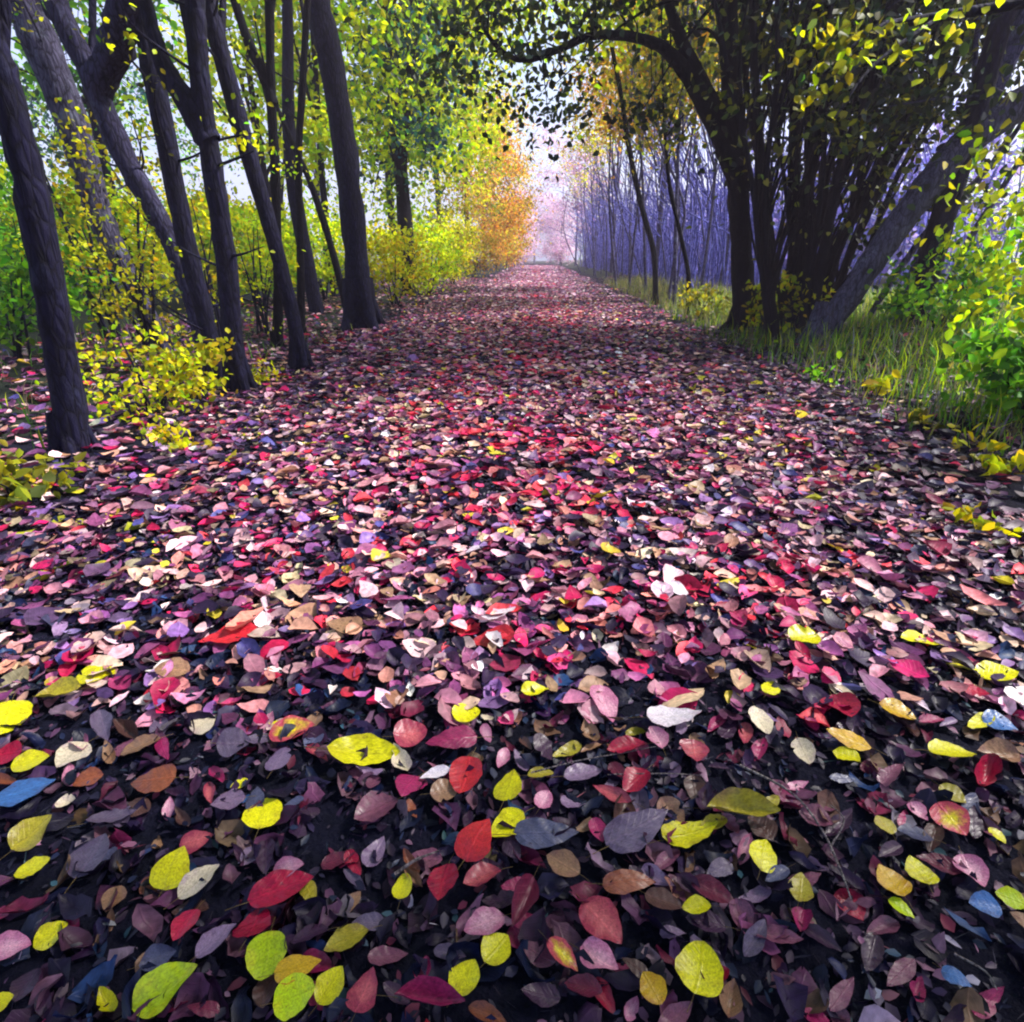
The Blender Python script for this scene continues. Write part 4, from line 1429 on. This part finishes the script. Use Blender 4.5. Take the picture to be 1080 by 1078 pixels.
# grass on the right bank and bits on the left
def grass(n, xr, yr, hr, pal, cond=None):
    P = scatter(n, *xr, *yr)
    if cond is not None:
        P = P[cond(P)]
    n = len(P)
    P[:, 2] = gz(P[:, 0], P[:, 1])
    h = rng.uniform(*hr, n)
    th = rng.uniform(0, 6.28, n)
    lean = np.stack([np.cos(th), np.sin(th)], -1) * (h * rng.uniform(.1, .8, n))[:, None]
    wv = np.stack([-np.sin(th), np.cos(th), 0 * th], -1) * rng.uniform(.003, .006, n)[:, None]
    m = P + np.concatenate([lean * .35, (h * .6)[:, None]], 1)
    t = P + np.concatenate([lean, (h * .92)[:, None]], 1)
    V = np.stack([P - wv, P + wv, m + wv * .8, m - wv * .8, t + wv * .1, t - wv * .1], 1).reshape(-1, 3)
    b = np.arange(n)[:, None] * 6
    f = np.concatenate([b + [0, 1, 2, 3], b + [3, 2, 4, 5]], 1).reshape(-1, 4)
    return V, f, np.repeat(pal_pick(pal, n, .25), 6, 0)


GP = [(3, (.07, .19, .015)), (2, (.15, .28, .015)), (2, (.20, .17, .08)), (1, (.18, .16, .2)), (1, (.46, .5, .02))]
edge = lambda P: rng.random(len(P)) < np.clip((P[:, 0] - 2.2) / .9, 0, 1) * (.35 + .65 * patch(P * 1.7))
a = grass(52000, (2.2, 7.5), (1.5, 13), (.03, .20), GP, edge)
a2 = grass(9000, (2.7, 7.5), (2.4, 13), (.12, .36), GP + LIME[:2], edge)
a = (np.vstack([a[0], a2[0]]), np.vstack([a[1], a2[1] + len(a[0])]), np.vstack([a[2], a2[2]]))
b_ = grass(2500, (-6, -2.6), (2.5, 9), (.06, .22), GP, lambda P: rng.random(len(P)) < .5 * patch(P * 2))
c_ = grass(3000, (2.5, 4.5), (9, 24), (.1, .35), [(2, (.3, .28, .08)), (1, (.2, .26, .03))])
tag(link("grass", mesh_np("grass", np.vstack([a[0], b_[0], c_[0]]), np.vstack([a[1], b_[1] + len(a[0]), c_[1] + len(a[0]) + len(b_[0])]),
                          np.vstack([a[2], b_[2], c_[2]])), GRASS), kind="stuff")

# added trees: high crowns out of view that shade the path and foreground
OH = "added trees whose high crowns shade the path"
bgtree("added tall tree beyond the arching limb, its high crown shading the path", -3.9, 10.5, 8, LIME, [ell(-.6, 11, 7.6, 3.2, 3.2, 1.0, 62), ell(.3, 12.5, 5.0, 2.2, 1.5, .8, 20), ell(-.2, 20, 8.2, 2.0, 2, 1.6, 16)], .13, group=OH, leaf=(.1, .16), bare=.6)  # high crown added to shade the path; lower clumps fill the sky gap
bgtree("added tall tree on the right, its unseen crown shading the path", 4.3, 7.0, 7.5, GREEN, [ell(4.6, 8.6, 6.3, 3.2, 3.6, .8, 84)], .13, group=OH, leaf=(.1, .16), bare=.6)
bgtree("unseen tree added behind the camera on the left to shade the foreground", -2.9, -1.2, 7, GREEN, [ell(.4, .7, 4.6, 3.2, 1.1, .8, 120), ell(-3.2, .8, 4.4, 2.0, 1.8, .8, 60)], .16, group=OH, leaf=(.09, .15), bare=.6)
bgtree("unseen tree added behind the camera on the right to shade the foreground", 3.0, -1.6, 7, GREEN, [ell(4.4, .8, 4.9, 2.8, 1.2, .8, 110), ell(1.5, -.6, 4.4, 3.2, 1.5, .7, 80)], .16, group=OH, leaf=(.09, .15), bare=.6)

# far-off wood closing the view
V, f, c, _ = foliage([((-28, 45, 2.2), (9, 32, 2.6), 260), ((-16, 85, 2), (9, 12, 3), 80), ((30, 40, 3), (8, 40, 4), 200), ((14, 90, 3), (8, 12, 4), 90),
                      ((-22, 12, 1.2), (5, 14, 1.6), 100), ((24, 12, 2), (5, 16, 2.6), 120)],
                     LIME + GREEN, leaf=(.2, .4), nper=55, clump=.8)
tag(link("far_woods", mesh_np("far_woods", V, f, c), FOL), kind="stuff")

# ------------------------------------------------------------------ air
HAZE = 0.0024
m, nt, out = newmat("haze_air")
pv = N(nt, "ShaderNodeVolumePrincipled")
pv.inputs["Color"].default_value = (.96, .82, .98, 1)
pv.inputs["Density"].default_value = HAZE
pv.inputs["Anisotropy"].default_value = .3
nt.links.new(pv.outputs[0], out.inputs["Volume"])
x0, x1, y0, y1, z0, z1 = XS[0] - 2, XS[-1] + 2, YS[0] - 2, YS[-1] + 2, -1.4, 17
V = np.array([(x, y, z) for z in (z0, z1) for y in (y0, y1) for x in (x0, x1)])
f = np.array([(0, 2, 3, 1), (4, 5, 7, 6), (0, 1, 5, 4), (2, 6, 7, 3), (0, 4, 6, 2), (1, 3, 7, 5)])
tag(link("haze", mesh_np("haze", V, f), m), kind="stuff")

# ------------------------------------------------------------------ light
EL, AZ = R(50), R(70)                    # sun high on the right of the path
w = bpy.data.worlds.new("World")
S.world = w
w.use_nodes = True
nt = w.node_tree
bg = nt.nodes["Background"]
sky = nt.nodes.new("ShaderNodeTexSky")
sky.sky_type = "NISHITA"
sky.sun_disc = False
sky.sun_elevation = EL
sky.sun_rotation = AZ
sky.dust_density = 3.5
tc = nt.nodes.new("ShaderNodeTexCoord")
cn = nt.nodes.new("ShaderNodeTexNoise")
cn.inputs["Scale"].default_value = 3.2
cn.inputs["Detail"].default_value = 6
nt.links.new(tc.outputs["Generated"], cn.inputs["Vector"])
cr = nt.nodes.new("ShaderNodeMapRange")
cr.inputs["From Min"].default_value = .36
cr.inputs["From Max"].default_value = .58
cr.inputs["To Max"].default_value = .85
nt.links.new(cn.outputs["Fac"], cr.inputs["Value"])
cx = nt.nodes.new("ShaderNodeMixRGB")
cx.inputs["Color2"].default_value = (2.5, 2.9, 4.4, 1)
nt.links.new(cr.outputs[0], cx.inputs["Fac"])
nt.links.new(sky.outputs[0], cx.inputs["Color1"])
nt.links.new(cx.outputs[0], bg.inputs["Color"])
bg.inputs["Strength"].default_value = 0.15
ld = bpy.data.lights.new("sun", "SUN")
ld.energy = 4.6
ld.angle = R(7)
ld.color = (1, .95, .9)
sun = bpy.data.objects.new("sun", ld)
COL.objects.link(sun)
sd = Vector((math.sin(AZ) * math.cos(EL), math.cos(AZ) * math.cos(EL), math.sin(EL)))
sun.rotation_euler = sd.to_track_quat("Z", "Y").to_euler()

S.view_settings.view_transform = "Standard"
S.view_settings.look = "None"
S.view_settings.gamma = 1
S.view_settings.exposure = 1.12
S.cycles.use_denoising = True
S.cycles.filter_width = 2.1
S.cycles.max_bounces = 7
S.cycles.volume_bounces = 0
S.cycles.sample_clamp_indirect = 4
S.cycles.transparent_max_bounces = 4
